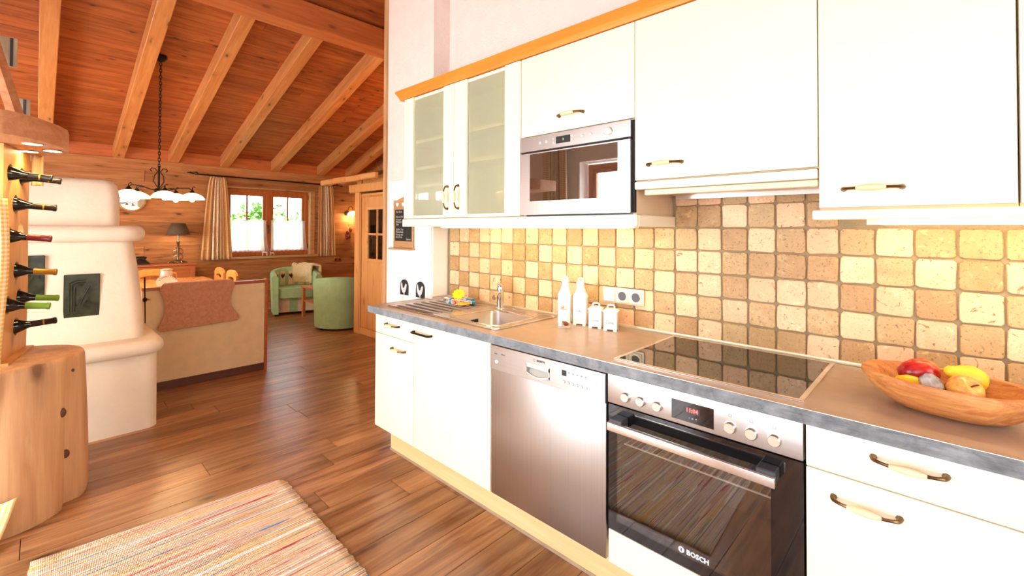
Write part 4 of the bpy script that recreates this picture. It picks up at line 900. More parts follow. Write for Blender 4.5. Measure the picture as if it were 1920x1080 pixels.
# ================================================================== RUG
def rug():
    c = [Vector((-0.10, -1.075, 0)), Vector((-0.175, -2.05, 0)), Vector((1.76, -1.13, 0)), Vector((1.70, -2.16, 0))]
    rg = random.Random(5); cen = Vector((0.8, -1.6, 0))
    def fn(u, v):
        p = (c[0]*(1-u)+c[2]*u)*(1-v)+(c[1]*(1-u)+c[3]*u)*v
        e = 0.0
        if v in (0.0, 1.0): e = (mnoise.noise(Vector((u*60, v*9, 3)))*0.007+0.002*math.sin(u*220))*(1 if v == 0 else -1)
        r = 0.05
        if u < 0.025: 
            k = 1-u/0.025
            if v < 0.04: p = p+Vector((0.012*k, -0.02*k*(1-v/0.04), 0))
        return (p.x, p.y+e, 0.008+0.0012*math.sin(u*640)+0.0015*mnoise.noise(Vector((u*5, v*5, 1))))
    o = obj('rag_rug', grid(fn, 220, 24), 'rag_rug', loc=(0.8, -1.6, 0.0)); solid(o, 0.007, -1.0)
    tag(o, 'striped cotton rag rug on the plank floor in front of the cabinets', 'rug')
rug()

# ================================================================== LOG STUMP WITH WINE RACK
SCX, SCY, SZ = -0.76, -2.125, 0.73
def stump_ring(k, z):
    out = []
    for i in range(48):
        a = 2*PI*i/48; r = 0.285*k*(1+0.05*math.cos(2*a+0.6)+0.035*math.cos(3*a+1.2)+0.02*mnoise.noise(Vector((math.cos(a)*2, math.sin(a)*2, z*2))))
        g = math.exp(-((a-0.95)/0.13)**2)*0.045*(1.2-z)                 # the fold that runs up the right side
        out.append((SCX+(r-g)*math.cos(a), SCY+(r-g)*math.sin(a), z))
    return out
st = thing('log_stump', 'pale tree trunk section standing on the floor at left', 'stump', (SCX, SCY, 0))
obj('trunk', loft([stump_ring(k, z) for k, z in ((1.0, 0.0), (1.02, 0.03), (1.01, 0.2), (0.985, 0.4), (0.96, 0.6), (0.94, SZ-0.02), (0.925, SZ-0.006), (0.90, SZ))]), 'stump_wood', st, sharp=0.8)
for a_, z_, s_ in ((0.74, 0.47, 0.030), (0.84, 0.26, 0.026), (0.95, 0.66, 0.011)):
    R_ = 0.285*0.99*(1+0.05*math.cos(2*a_+0.6)+0.035*math.cos(3*a_+1.2)); p_ = Vector((SCX+R_*math.cos(a_), SCY+R_*math.sin(a_), z_))
    obj('knot', sphere(p_-Vector((math.cos(a_), math.sin(a_), 0))*s_*0.35, s_*0.55, s_*0.6, s_*0.8, 14, 10), 'dark_skirt', st)
# wine rack board
A_ = math.atan2(0.08, -0.38)                     # board runs away from the camera
RX = Vector((math.cos(A_), math.sin(A_), 0)); RN = Vector((-RX.y, RX.x, 0)); RN = RN if RN.y > 0 else -RN
R0 = Vector((-0.60, -2.165, SZ))
rk = thing('wine_rack', 'upright pine board with round holes holding wine bottles on the stump', 'wine rack', R0)
WB, TB, HB = 0.40, 0.035, 1.03
holes = [(0.10, 0.90), (0.27, 0.90), (0.185, 0.755), (0.10, 0.60), (0.27, 0.615), (0.22, 0.425), (0.10, 0.268), (0.27, 0.285), (0.23, 0.145)]
def rp(u, z, d): return R0+RX*u+RN*d+Vector((0, 0, z))
def rack_board():
    # strips around round holes: build the front outline as a grid with discs cut by boolean-free tessellation
    from mathutils.geometry import delaunay_2d_cdt
    outline = [(0, 0), (WB, 0), (WB+0.01, 0.35), (WB-0.01, 0.7), (WB, HB), (0, HB), (0.012, 0.6), (-0.008, 0.3)]
    vs = [Vector(p) for p in outline]; es = [(i, (i+1) % len(outline)) for i in range(len(outline))]
    hr = 0.046; loops = []
    for (u, z) in holes:
        b = len(vs); n = 20
        vs += [Vector((u+hr*math.cos(2*PI*k/n), z+hr*math.sin(2*PI*k/n))) for k in range(n)]
        es += [(b+k, b+(k+1) % n) for k in range(n)]; loops.append((b, n))
    V, E_, F, ov, oe, of = delaunay_2d_cdt(vs, es, [], 1, 1e-6)
    bm = nb(); ra = [bm.verts.new(rp(p.x, p.y, 0.0)) for p in V]; rb = [bm.verts.new(rp(p.x, p.y, -TB)) for p in V]
    keep = []
    for f in F:
        c = sum((V[i] for i in f), Vector((0, 0)))/len(f)
        if any((c-Vector(h)).length < hr*0.95 for h in holes): continue
        keep.append(f); bm.faces.new([ra[i] for i in f]); bm.faces.new([rb[i] for i in reversed(f)])
    cnt = {}
    for f in keep:
        for i in range(len(f)):
            e = (f[i], f[(i+1) % len(f)]); k = tuple(sorted(e)); cnt.setdefault(k, []).append(e)
    for k, l in cnt.items():
        if len(l) == 1:
            a, b = l[0]; bm.faces.new((ra[b], ra[a], rb[a], rb[b]))
    return bm
obj('board', rack_board(), 'rack_wood', rk)
obj('foot', loft([[R0+RX*u+RN*d+Vector((0, 0, z)) for u, d in ((0.0, 0.03), (0.40, 0.03), (0.40, -0.065), (0.0, -0.065))] for z in (0.0, 0.012)]), 'rack_wood', rk)
foils = ['foil_black', 'foil_black', 'foil_black', 'foil_red', None, 'foil_gold', 'foil_green', 'foil_green', 'foil_black']
words = ['with black neck at the top row, near hole', 'with black neck at the top row, far hole', 'with black and gold neck in the second row', 'with dark red foil neck', '', 'with gold trimmed neck in the middle of the rack', 'with green foil neck, the nearer one', 'with green foil neck, the farther one', 'with plain black neck in the lowest hole']
for (u, z), fo, wd in zip(holes, foils, words):
    if fo is None: continue
    b = thing('wine_bottle', 'dark wine bottle '+wd, 'bottle', rp(u, z-0.0, -0.19), group='wine bottles in the rack')
    tl = 0.06 if wd.startswith('with black') else 0.0
    def bt(d, dz=0): return rp(u, z+dz-(0.02*(d/0.2) if 'lowest' not in wd else -0.02*(d/0.2)), d)
    ds = [-0.19, -0.188, -0.02, 0.0, 0.025, 0.045]
    obj('glass', tube([bt(d) for d in ds+[0.075]], [0.030, 0.038, 0.0385, 0.036, 0.026, 0.017, 0.0145], 18), 'bottle_glass', b, sharp=1.0)
    obj('foil', tube([bt(d) for d in (0.062, 0.10, 0.136, 0.138, 0.148, 0.150)], [0.0158, 0.0152, 0.0148, 0.0168, 0.0168, 0.013], 16), fo, b, sharp=1.0)
    if fo == 'foil_black': obj('foil_band', tube([bt(d) for d in (0.10, 0.106)], 0.0157, 16), 'foil_gold', b)
# slab lamp
sl = thing('slab_lamp', 'thick wooden slab lamp with three glowing downlights above the wine rack', 'lamp', (-0.70, -2.1, SZ+HB))
zl = SZ+HB+0.002
pts = [(-0.30, -2.42), (-0.30, -2.16), (-0.34, -2.10), (-0.42, -2.045), (-0.54, -1.985), (-0.66, -1.945), (-0.78, -1.938), (-0.92, -1.97), (-1.02, -2.05), (-1.05, -2.16), (-1.02, -2.42)]
obj('slab', prism(pts, 'z', zl, zl+0.105), 'slab_wood', sl, 0.012, 2)
for q in ((-0.52, -2.07), (-0.72, -2.0), (-0.83, -2.085)):
    obj('downlight', lathe([(0.034, zl-0.004), (0.030, zl-0.0035), (0.030, zl)], q[0], q[1], 20), 'spot_glow', sl)
    obj('downlight_ring', tube([(q[0]+0.036*math.cos(a*PI/12), q[1]+0.036*math.sin(a*PI/12), zl-0.003) for a in range(24)], 0.003, 6, None, True), 'tin_grey', sl)
    dl = point('downlight_light', (q[0], q[1], zl-0.006), 7, (1, 0.6, 0.26), 0.03, sl); dl.data.type = 'SPOT'; dl.data = bpy.data.lights[dl.data.name]; dl.data.spot_size = 2.2; dl.data.spot_blend = 0.6
# gingham cloths at the left edge
def drape(u, v): 
    z = 1.50-0.97*v; ed = 0.0
    if v > 0.78: ed = ((v-0.78)/0.22)**2*0.06
    return (-0.44+0.016*math.sin(u*16)-0.02*u, -2.36+(0.215-ed+0.010*math.sin(v*6))*u, z)
o = obj('hanging_cloth', grid(drape, 40, 30), 'gingham_yellow', loc=(-0.47, -2.24, 0.53)); solid(o, 0.003); tag(o, 'yellow and white gingham cloth hanging beside the stump at left edge', 'cloth')
o = obj('gingham_cloth', grid(lambda u, v: (-0.44+0.10*v+0.01*math.sin(u*9), -2.36+0.265*u-0.07*v, 0.004+0.17*(1-v)**1.4+0.004*math.sin(u*14)), 24, 16), 'gingham_yellow', loc=(-0.4, -2.25, 0.0)); solid(o, 0.003, 1.0); tag(o, 'corner of yellow gingham cloth on the floor in front of the stump', 'cloth')
o = obj('gingham_towel', grid(lambda u, v: (-1.0+0.008*math.sin(u*9), -2.075+0.045*u, 1.7615-0.165*v), 12, 12), 'gingham_yellow', loc=(-1.0, -2.1, 1.6)); solid(o, 0.003); tag(o, 'narrow gingham towel hanging behind the slab lamp', 'towel')
# shutter-like white boards and the diagonal strut above the slab lamp
obj_s = single('roof_strut', tube([(-1.25, -2.30, 2.62), (-1.22, -2.118, 1.90)], 0.034, 4), 'slab_wood', 'diagonal wooden strut rising from behind the slab lamp', 'strut')
for (ya, yb, za, zb, lb) in ((-2.30, -2.145, 2.29, 2.46, 'white board with dark stripe at the left edge, upper one'), (-2.19, -2.088, 1.96, 2.118, 'white board with dark stripe at the left edge, lower one')):
    t = thing('white_board', lb, 'board', (-1.30, (ya+yb)/2, za), group='white boards by the diagonal strut')
    obj('panel', boxes((-1.32, -1.30, ya, yb, za, zb)), 'enamel_white', t, 0.006, 2); obj('stripe', boxes((-1.30, -1.298, yb-0.03, yb-0.017, za+0.004, zb-0.004)), 'dark_grey', t)

# ================================================================== MASONRY STOVE
sv = thing('masonry_stove', 'white plastered masonry stove with rounded ledges and green tiles', 'stove', (-1.8, -2.1, 0))
YS = -2.75
def ring(fx, ry, z, r=0.07, bx=-2.19): return rrect(bx, fx, YS, ry, r, z, 6)
obj('base', loft([ring(-1.395, -1.437, 0.0), ring(-1.395, -1.440, 0.52)]), 'stove_plaster', sv, sharp=1.0)
def ledge(fx, ry, z0, z1, ov, bx=-2.19):
    zm, h = (z0+z1)/2, (z1-z0)/2; R = []
    for i in range(9):
        a = -PI/2+PI*i/8; e = ov*math.cos(a); R.append(rrect(bx-0.0, fx+e, YS, ry+e, 0.09+e, zm+h*math.sin(a), 7))
    return loft(R)
obj('lower_ledge', ledge(-1.385, -1.445, 0.505, 0.605, 0.045), 'stove_plaster', sv, sharp=1.2)
obj('body', loft([ring(-1.52, -1.495, 0.59, 0.08), ring(-1.525, -1.50, 0.75, 0.09), ring(-1.55, -1.535, 1.1, 0.09), ring(-1.56, -1.57, 1.30, 0.09)]), 'stove_plaster', sv, sharp=1.0)
obj('upper_ledge', ledge(-1.54, -1.545, 1.275, 1.385, 0.05), 'stove_plaster', sv, sharp=1.2)
obj('crown', loft([ring(-1.60, -1.635, 1.37, 0.08), ring(-1.60, -1.64, 1.60, 0.08), ring(-1.605, -1.65, 1.665, 0.08), ring(-1.625, -1.675, 1.695, 0.07), ring(-1.66, -1.71, 1.705, 0.06)]), 'stove_plaster', sv, sharp=1.0)
def stove_tile(y0, y1, z0, z1, xf):
    w, h = y1-y0, z1-z0
    tl = obj('glazed_tile', boxes((xf-0.02, xf+0.008, y0, y1, z0, z1)), 'glazed_tile', sv, 0.004)
    def q(a, b): return (y0+a*w, z0+b*h)
    rb = nb()
    for k in range(3): tube([(xf+0.009, *q(0.16+0.07*k, 0.14)), (xf+0.010, *q(0.16+0.07*k, 0.80-0.05*k)), (xf+0.010, *q(0.34+0.04*k, 0.86-0.05*k)), (xf+0.010, *q(0.6, 0.86-0.05*k))], 0.004, 5, rb)
    prism([q(0.40, 0.22), q(0.44, 0.62), q(0.56, 0.78), q(0.70, 0.76), q(0.78, 0.64), q(0.66, 0.44), q(0.52, 0.28)], 'x', xf+0.008, xf+0.016, rb)
    tube([(xf+0.017, *q(0.43, 0.26)), (xf+0.019, *q(0.55, 0.5)), (xf+0.018, *q(0.70, 0.70))], 0.004, 5, rb)
    obj('tile_relief', rb, 'glazed_tile', tl)
stove_tile(-1.925, -1.747, 0.785, 1.065, -1.535); stove_tile(-2.19, -2.012, 0.92, 1.195, -1.537)
pk = thing('fire_poker', 'thin black iron poker with brass knob hanging beside the stove', 'poker', (-2.06, -1.43, 0.6))
obj('rod', tube([(-2.06, -1.436, 0.975), (-2.06, -1.432, 0.80), (-2.06, -1.428, 0.606)], [0.006, 0.005, 0.004], 6), 'iron', pk)
obj('collar', sphere((-2.06, -1.432, 0.795), 0.014, 0.016, 0.02, 10, 8), 'iron', pk); obj('brass_knob', tube([(-2.06, -1.427, 0.795), (-2.06, -1.407, 0.795), (-2.06, -1.397, 0.795)], [0.006, 0.009, 0.007], 8), 'brass', pk)

# ================================================================== DINING CORNER
bn = thing('bench', 'cream plastered bench back with reddish wood trim beside the stove', 'bench', (-2.25, -0.95, 0))
obj('back_panel', boxes((-2.26, -2.215, -1.43, -0.475, 0.07, 0.845)), 'bench_plaster', bn)
obj('top_rail', boxes((-2.275, -2.20, -1.43, -0.475, 0.845, 0.872)), 'bench_trim', bn, 0.003)
obj('end_post', boxes((-2.275, -2.20, -0.475, -0.448, 0.0, 0.878)), 'bench_trim', bn, 0.003)
obj('skirting', boxes((-2.265, -2.205, -1.43, -0.475, 0.0, 0.07)), 'dark_skirt', bn, 0.002)
obj('seat', boxes((-2.70, -2.262, -1.43, -0.46, 0.42, 0.46), (-2.66, -2.62, -1.43, -0.46, 0, 0.42)), 'bench_trim', bn, 0.003)
def skin(u, v):
    # u across (y), v down; folded over the rail
    zt, zb = 0.892, 0.495
    s = v*1.25-0.25
    pinch = 0.040*math.sin(max(0, min(1, (s-0.12)/0.75))*PI)
    yl, yr = -1.318+pinch-0.018*max(0, s-0.85)/0.15, -0.725-pinch*0.9+0.05*max(0, s-0.6)/0.4-0.02
    cr = 0.0
    if s > 0.9: cr = ((s-0.9)/0.1)**2*0.03
    if s < 0.12: cr = (1-max(0, s+0.05)/0.17)**2*0.045
    y = yl+cr+(yr-yl-2*cr)*u
    n = 0.004*mnoise.noise(Vector((u*30, v*24, 0)))
    if s < 0:
        return (-2.193+s*0.32, y, zt-0.0+0.006*s+n)
    z = zt-(zt-zb)*s+0.022*u*s
    return (-2.186+n+0.004*math.sin(u*5), y, z)
o = obj('sheepskin', grid(skin, 60, 50), 'sheepskin_tan', loc=(-2.19, -1.0, 0.5)); solid(o, 0.014); tag(o, 'tan sheepskin draped over the bench back', 'sheepskin')
tb = thing('dining_table', 'wooden dining table behind the bench', 'table', (-3.45, -1.15, 0))
obj('table_top', boxes((-4.10, -2.80, -1.72, -0.565, 0.73, 0.765)), 'table_wood', tb, 0.006, 2)
obj('apron', boxes((-4.0, -2.9, -1.62, -1.60, 0.64, 0.73), (-4.0, -2.9, -0.69, -0.67, 0.64, 0.73), (-4.0, -3.98, -1.6, -0.69, 0.64, 0.73), (-2.92, -2.9, -1.6, -0.69, 0.64, 0.73)), 'table_wood', tb)
for xx in (-4.02, -2.94):
    for yy in (-1.50, -0.98): obj('leg', boxes((xx, xx+0.07, yy, yy+0.07, 0, 0.73)), 'table_wood', tb, 0.004)
def chair(label, loc, rz):
    t = thing('dining_chair', label, 'chair', loc, rz, 'wooden dining chairs around the table')
    # local: back at y=+0.2, faces -y
    out = [(-0.185, 0.55), (-0.20, 0.70), (-0.195, 0.82), (-0.15, 0.855), (-0.07, 0.875), (0.07, 0.875), (0.15, 0.855), (0.195, 0.82), (0.20, 0.70), (0.185, 0.55)]
    from mathutils.geometry import delaunay_2d_cdt
    hole = [(0.11*math.cos(2*PI*k/20), 0.775+0.026*math.sin(2*PI*k/20)) for k in range(20)]
    vs = [Vector(p) for p in out+hole]; n = len(out); es = [(i, (i+1) % n) for i in range(n)]+[(n+i, n+(i+1) % 20) for i in range(20)]
    V, E_, F, *_r = delaunay_2d_cdt(vs, es, [], 1, 1e-6); bm = nb()
    ra = [bm.verts.new((p.x, 0.19, p.y)) for p in V]; rb = [bm.verts.new((p.x, 0.215, p.y)) for p in V]; cnt = {}
    for f in F:
        c = sum((V[i] for i in f), Vector((0, 0)))/len(f)
        if (c.x/0.11)**2+((c.y-0.775)/0.026)**2 < 0.95: continue
        bm.faces.new([ra[i] for i in f]); bm.faces.new([rb[i] for i in reversed(f)])
        for i in range(len(f)):
            e = (f[i], f[(i+1) % len(f)]); cnt.setdefault(tuple(sorted(e)), []).append(e)
    for k, l in cnt.items():
        if len(l) == 1: a, b = l[0]; bm.faces.new((ra[b], ra[a], rb[a], rb[b]))
    obj('backrest', bm, 'chair_wood', t, local=True)
    obj('seat', loft([rrect(-0.21, 0.21, -0.22, 0.18, 0.03, z) for z in (0.43, 0.46)]), 'chair_wood', t, local=True)
    for sx in (-1, 1):
        obj('leg', tube([(sx*0.17, -0.18, 0.43), (sx*0.20, -0.21, 0)], [0.018, 0.014], 8), 'chair_wood', t, local=True)
        obj('leg', tube([(sx*0.16, 0.15, 0.43), (sx*0.18, 0.20, 0)], [0.018, 0.014], 8), 'chair_wood', t, local=True)
        obj('back_post', tube([(sx*0.13, 0.17, 0.45), (sx*0.14, 0.2, 0.60)], 0.016, 8), 'chair_wood', t, local=True)
    return t
chair('wooden chair with oval slot back at the far end of the table', (-4.43, -1.08, 0), -PI/2)
chair('wooden chair at the right side of the table, farther one', (-3.98, -0.62, 0), 0.0).rotation_euler = (0, 0, 0.0)
chair('wooden chair at the right side of the table, nearer one', (-3.47, -0.62, 0), 0.0)
t = thing('beer_stein', 'ceramic and wood beer stein on the dining table', 'stein', (-3.30, -1.085, 0.765))
obj('body', lathe([(0.055, 0.765), (0.058, 0.78), (0.052, 0.90), (0.050, 0.925)], -3.30, -1.085, 20), 'white_ceramic', t); obj('band', lathe([(0.060, 0.862), (0.060, 0.874)], -3.30, -1.085, 20), 'tin_grey', t); obj('lid', lathe([(0.053, 0.925), (0.054, 0.935), (0.03, 0.942)], -3.30, -1.085, 20), 'tin_grey', t)
obj('handle', tube([(-3.29, -1.04, 0.90), (-3.285, -1.005, 0.89), (-3.285, -1.0, 0.83), (-3.29, -1.035, 0.80)], 0.009, 8), 'chair_wood', t)
t = thing('standing_plate', 'white plate with grey lettering leaning behind the bench rail', 'plate', (-2.95, -1.13, 0.765))
pc = Vector((-2.95, -1.14, 0.829)); bmp = nb(); loft([[(pc.x-r_*math.sin(a)*0.7+d_*0.7, pc.y+r_*math.cos(a), pc.z+r_*math.sin(a)*0.7+d_*0.7) for a in [2*PI*k/28 for k in range(28)]] for r_, d_ in ((0.045, -0.004), (0.088, 0.0), (0.09, 0.006), (0.058, 0.001), (0.045, 0.0))], True, bmp)
pl_ = obj('plate', bmp, 'white_ceramic', t)
for k in range(10):
    a = PI*0.84-PI*0.68*k/9; o = text('lettering', 'STAMMTISCH'[k], 0.02, (0, 0, 0), 'print_grey', None, rot=(0, 0, 0)); o.parent = t
    tilt = Matrix(((0, -0.7071, 0.7071), (1, 0, 0), (0, 0.7071, 0.7071)))
    o.rotation_euler = (tilt @ Matrix.Rotation(a-PI/2, 3, 'Z')).to_euler()
    o.location = Vector((0, 0, pc.z-0.765))+tilt @ Vector((0.074*math.cos(a), 0.074*math.sin(a), 0.0055))
# ---- sideboard with lamp and telephone
sb_ = thing('sideboard', 'reddish wooden sideboard against the plank wall', 'sideboard', (-5.38, -1.15, 0))
obj('body', boxes((-5.58, -5.20, -1.88, -0.42, 0.08, 0.835), (-5.56, -5.24, -1.84, -0.46, 0, 0.08)), 'sideboard_wood', sb_, 0.003); obj('top', boxes((-5.585, -5.18, -1.90, -0.395, 0.835, 0.86)), 'sideboard_wood', sb_, 0.004)
for ya, yb in ((-1.87, -1.40), (-1.39, -0.905), (-0.895, -0.43)):
    d = obj('door', boxes((-5.20, -5.185, ya, ya+0.05, 0.10, 0.82), (-5.20, -5.185, yb-0.05, yb, 0.10, 0.82), (-5.20, -5.185, ya+0.05, yb-0.05, 0.10, 0.15), (-5.20, -5.185, ya+0.05, yb-0.05, 0.77, 0.82)), 'sideboard_wood', sb_, 0.002)
    obj('door_panel', boxes((-5.20, -5.193, ya+0.05, yb-0.05, 0.15, 0.77)), 'sideboard_wood', d)
LX, LY, LZ = -5.40, -0.60, 0.86
lp = thing('table_lamp', 'table lamp with dark shade and branching metal foot on the sideboard', 'lamp', (LX, LY, LZ))
shd = nb(); R1 = [[(LX+r_*math.cos(2*PI*k/28), LY+r_*math.sin(2*PI*k/28), z_) for k in range(28)] for r_, z_ in ((0.150, LZ+0.41), (0.085, LZ+0.575))]; loft(R1, False, shd); solid(obj('shade', shd, 'lampshade_dark', lp), 0.002)
obj('stem', lathe([(0.016, LZ+0.02), (0.012, LZ+0.1), (0.02, LZ+0.24), (0.012, LZ+0.25), (0.024, LZ+0.31), (0.010, LZ+0.32), (0.010, LZ+0.42), (0.005, LZ+0.5)], LX, LY, 12), 'pewter', lp)
rg = random.Random(11)
for k in range(6):
    a = 2*PI*k/6+0.3; bmq = tube([(LX, LY, LZ+0.04), (LX+0.05*math.cos(a), LY+0.05*math.sin(a), LZ+0.03), (LX+0.10*math.cos(a), LY+0.10*math.sin(a), LZ+0.012), (LX+0.115*math.cos(a+0.3), LY+0.115*math.sin(a+0.3), LZ+0.012)], [0.014, 0.012, 0.010, 0.008], 8); obj('root_foot', bmq, 'pewter', lp)
for s_, zz_ in ((1, 0.22), (-1, 0.20), (1, 0.15), (-1, 0.12)):
    obj('branch', tube([(LX, LY, LZ+zz_), (LX, LY+s_*0.05, LZ+zz_-0.02), (LX, LY+s_*0.062, LZ+zz_-0.07), (LX, LY+s_*0.03, LZ+zz_-0.10)], [0.008, 0.007, 0.006, 0.005], 7), 'pewter', lp)
point('lamp_light', (LX, LY, LZ+0.47), 7, (1, 0.68, 0.36), 0.03, lp)
obj('bulb', sphere((LX, LY, LZ+0.47), 0.025, 0.025, 0.03, 12, 8), 'bulb_glow', lp)
t = thing('telephone', 'old black dome-shaped ornament phone on the sideboard', 'telephone', (-5.40, -1.02, 0.86))
obj('body', loft([rrect(-5.47, -5.33, -1.11, -0.92, 0.03, 0.86), rrect(-5.46, -5.34, -1.10, -0.93, 0.03, 0.885), rrect(-5.43, -5.37, -1.08, -0.98, 0.025, 0.93), rrect(-5.42, -5.38, -1.06, -1.0, 0.02, 0.945)]), 'black_plastic', t, sharp=1.2); obj('handset', tube([(-5.40, -1.10, 0.945), (-5.40, -1.07, 0.96), (-5.40, -1.0, 0.96), (-5.40, -0.97, 0.945)], [0.02, 0.013, 0.013, 0.02], 8), 'black_plastic', t)
obj('cord', tube([(-5.40, -0.92, 0.866), (-5.38, -0.85, 0.863), (-5.42, -0.78, 0.863), (-5.45, -0.72, 0.864)], 0.003, 6), 'black_plastic', t)
mr = thing('round_mirror', 'round mirror in a pale frame on the plank wall behind the hanging lamp', 'mirror', (-5.595, -1.12, 1.62))
def disc_x(x0, x1, yc, zc_, r, seg=32): return loft([[(x_, yc+r*math.cos(2*PI*k/seg), zc_+r*math.sin(2*PI*k/seg)) for k in range(seg)] for x_ in (x0, x1)])
obj('frame', disc_x(-5.594, -5.575, -1.12, 1.765, 0.165), 'reveal_wood', mr, 0.004); obj('glass', disc_x(-5.575, -5.572, -1.12, 1.765, 0.145), 'mirror', mr)
# ---- hanging lamp
HX, HY = -3.42, -1.145
hl = thing('pendant_lamp', 'wrought iron hanging lamp with five opal glass shades above the table', 'lamp', (HX, HY, 1.6))
ztop = zc(HX)
obj('ceiling_rose', lathe([(0.055, ztop+0.01), (0.06, ztop-0.015), (0.03, ztop-0.05), (0.01, ztop-0.06)], HX, HY, 20), 'iron', hl)
ch = nb(); z_ = ztop-0.06; k = 0
while z_ > 2.02:
    n = 10; rx_, rz_ = 0.010, 0.022; pl3 = [(HX+(rx_*math.cos(2*PI*i/n) if k % 2 else 0), HY+(0 if k % 2 else rx_*math.cos(2*PI*i/n)), z_-rz_+rz_*math.sin(2*PI*i/n)*1.1) for i in range(n)]
    tube(pl3, 0.0038, 5, ch, True); z_ -= 0.034; k += 1
obj('chain', ch, 'iron', hl)
obj('stem', tube([(HX, HY, 2.03), (HX, HY, 1.76)], 0.010, 8), 'iron', hl)
for s_ in (-1, 1):
    obj('scroll', tube([(HX, HY+s_*0.01, 1.80), (HX, HY+s_*0.045, 1.86), (HX, HY+s_*0.04, 1.92), (HX, HY+s_*0.012, 1.965), (HX, HY+s_*0.035, 2.0), (HX, HY+s_*0.065, 2.0), (HX, HY+s_*0.075, 1.98), (HX, HY+s_*0.06, 1.965)], 0.005, 6), 'iron', hl)
ARM = [(-3.30, -1.41), (-3.58, -1.31), (-3.24, -1.12), (-3.60, -0.96), (-3.38, -0.85)]
obj('hub', sphere((HX, HY, 1.765), 0.035, 0.05, 0.028, 14, 10), 'iron', hl)
for (ax, ay) in ARM:
    zs_ = 1.745; dx, dy = ax-HX, ay-HY
    obj('arm', tube([(HX, HY, 1.765), (HX+dx*0.3, HY+dy*0.3, 1.775), (HX+dx*0.6, HY+dy*0.6, 1.80), (HX+dx*0.9, HY+dy*0.9, 1.805), (ax, ay, 1.785), (ax, ay, 1.765)], 0.006, 6), 'iron', hl)
    obj('finial', tube([(ax, ay, 1.78), (ax, ay, 1.81), (ax, ay+0.015, 1.825), (ax, ay+0.028, 1.815)], 0.005, 6), 'iron', hl)
    obj('holder', lathe([(0.012, 1.785), (0.026, 1.765), (0.030, 1.752)], ax, ay, 12), 'iron', hl)
    s2 = nb(); loft([[(ax+r_*math.cos(2*PI*i/24), ay+r_*math.sin(2*PI*i/24), z_) for i in range(24)] for r_, z_ in ((0.024, 1.755), (0.06, 1.742), (0.095, 1.722), (0.118, 1.695), (0.122, 1.683))], False, s2)
    solid(obj('shade', s2, 'opal_shade', hl, sharp=1.5), 0.003)
    obj('bulb', sphere((ax, ay, 1.69), 0.028, 0.028, 0.034, 12, 8), 'bulb_glow', hl)
    point('pendant_light', (ax, ay, 1.645), 8, (1, 0.66, 0.34), 0.035, hl)

# ================================================================== FAR WINDOW DRESSING
def curtain(name, y0t, y1t, y0b, y1b, z0, z1, x, label, n=7, ph=0.0):
    def fn(u, v):
        w = v**0.6; a, b = y0t+(y0b-y0t)*w, y1t+(y1b-y1t)*w
        return (x+0.022*math.sin(u*n*2*PI+ph)*(0.6+0.4*v)+0.006*math.sin(v*5+u*9), a+(b-a)*u, z1-(z1-z0)*v)
    o = obj(name, grid(fn, 70, 24), 'striped_curtain', loc=(x, (y0b+y1b)/2, z0)); solid(o, 0.003); return tag(o, label, 'curtain', 'striped curtains at the far window')
curtain('curtain', -0.17, 0.03, -0.285, 0.145, 0.88, 2.165, XF+0.075, 'striped and checked curtain at the left side of the window', 6)
curtain('curtain', 1.54, 1.80, 1.53, 1.86, 0.87, 2.145, XF+0.075, 'striped and checked curtain at the right side of the window', 6, 1.0)
t = thing('curtain_rod', 'black iron curtain rod with leaf finial above the far window', 'curtain rod', (XF+0.07, 0.8, 2.17))
obj('rod', tube([(XF+0.075, -0.38, 2.185), (XF+0.075, 2.0, 2.165)], 0.009, 8), 'iron', t)
obj('finial', tube([(XF+0.075, -0.38, 2.185), (XF+0.075, -0.44, 2.205), (XF+0.075, -0.48, 2.20)], [0.006, 0.014, 0.004], 7), 'iron', t); obj('finial_leaf', tube([(XF+0.075, -0.33, 2.187), (XF+0.075, -0.36, 2.215), (XF+0.075, -0.41, 2.215)], [0.004, 0.010, 0.003], 7), 'iron', t)
for yb in (-0.2, 1.9): obj('rod_bracket', tube([(XF+0.03, yb, 2.20), (XF+0.075, yb, 2.18)], 0.007, 6), 'iron', t)
for (a, b, lb) in ((0.13, 0.70, 'white half-height sheer curtain in the left casement'), (0.78, 1.36, 'white half-height sheer curtain in the right casement')):
    t = thing('cafe_curtain', lb, 'curtain', (XF-0.075, (a+b)/2, 0.985), group='sheer half curtains')
    o = obj('sheer', grid(lambda u, v: (XF-0.072+0.008*math.sin(u*60)*(0.4+0.6*v), a+(b-a)*u+(0.05*(u)*v**2), 1.505-0.525*v+0.004*math.sin(u*50)), 80, 8), 'sheer', t)
    obj('rail', cyl((XF-0.074, a-0.01, 1.495), (XF-0.074, b+0.01, 1.495), 0.004, 8), 'white_plastic', t)
t = thing('deer_figurine', 'small white deer figurine on the window sill', 'figurine', (XF-0.02, 0.66, 0.905))
def deer(y, s, par):
    bm = nb(); x = XF-0.02
    tube([(x, y-0.03*s, 0.905+0.05*s), (x, y, 0.905+0.055*s), (x, y+0.035*s, 0.905+0.05*s)], [0.008*s, 0.011*s, 0.008*s], 8, bm)
    for dy in (-0.03, -0.022, 0.026, 0.034): tube([(x, y+dy*s, 0.905+0.05*s), (x, y+dy*s*1.1, 0.905)], 0.0028*s, 6, bm)
    tube([(x, y-0.03*s, 0.905+0.052*s), (x, y-0.042*s, 0.905+0.09*s), (x, y-0.06*s, 0.905+0.092*s)], [0.006*s, 0.005*s, 0.004*s], 7, bm)
    for q in (-1, 1): tube([(x, y-0.042*s, 0.905+0.095*s), (x+q*0.01*s, y-0.038*s, 0.905+0.125*s), (x+q*0.016*s, y-0.05*s, 0.905+0.14*s)], 0.0018*s, 5, bm)
    return bm
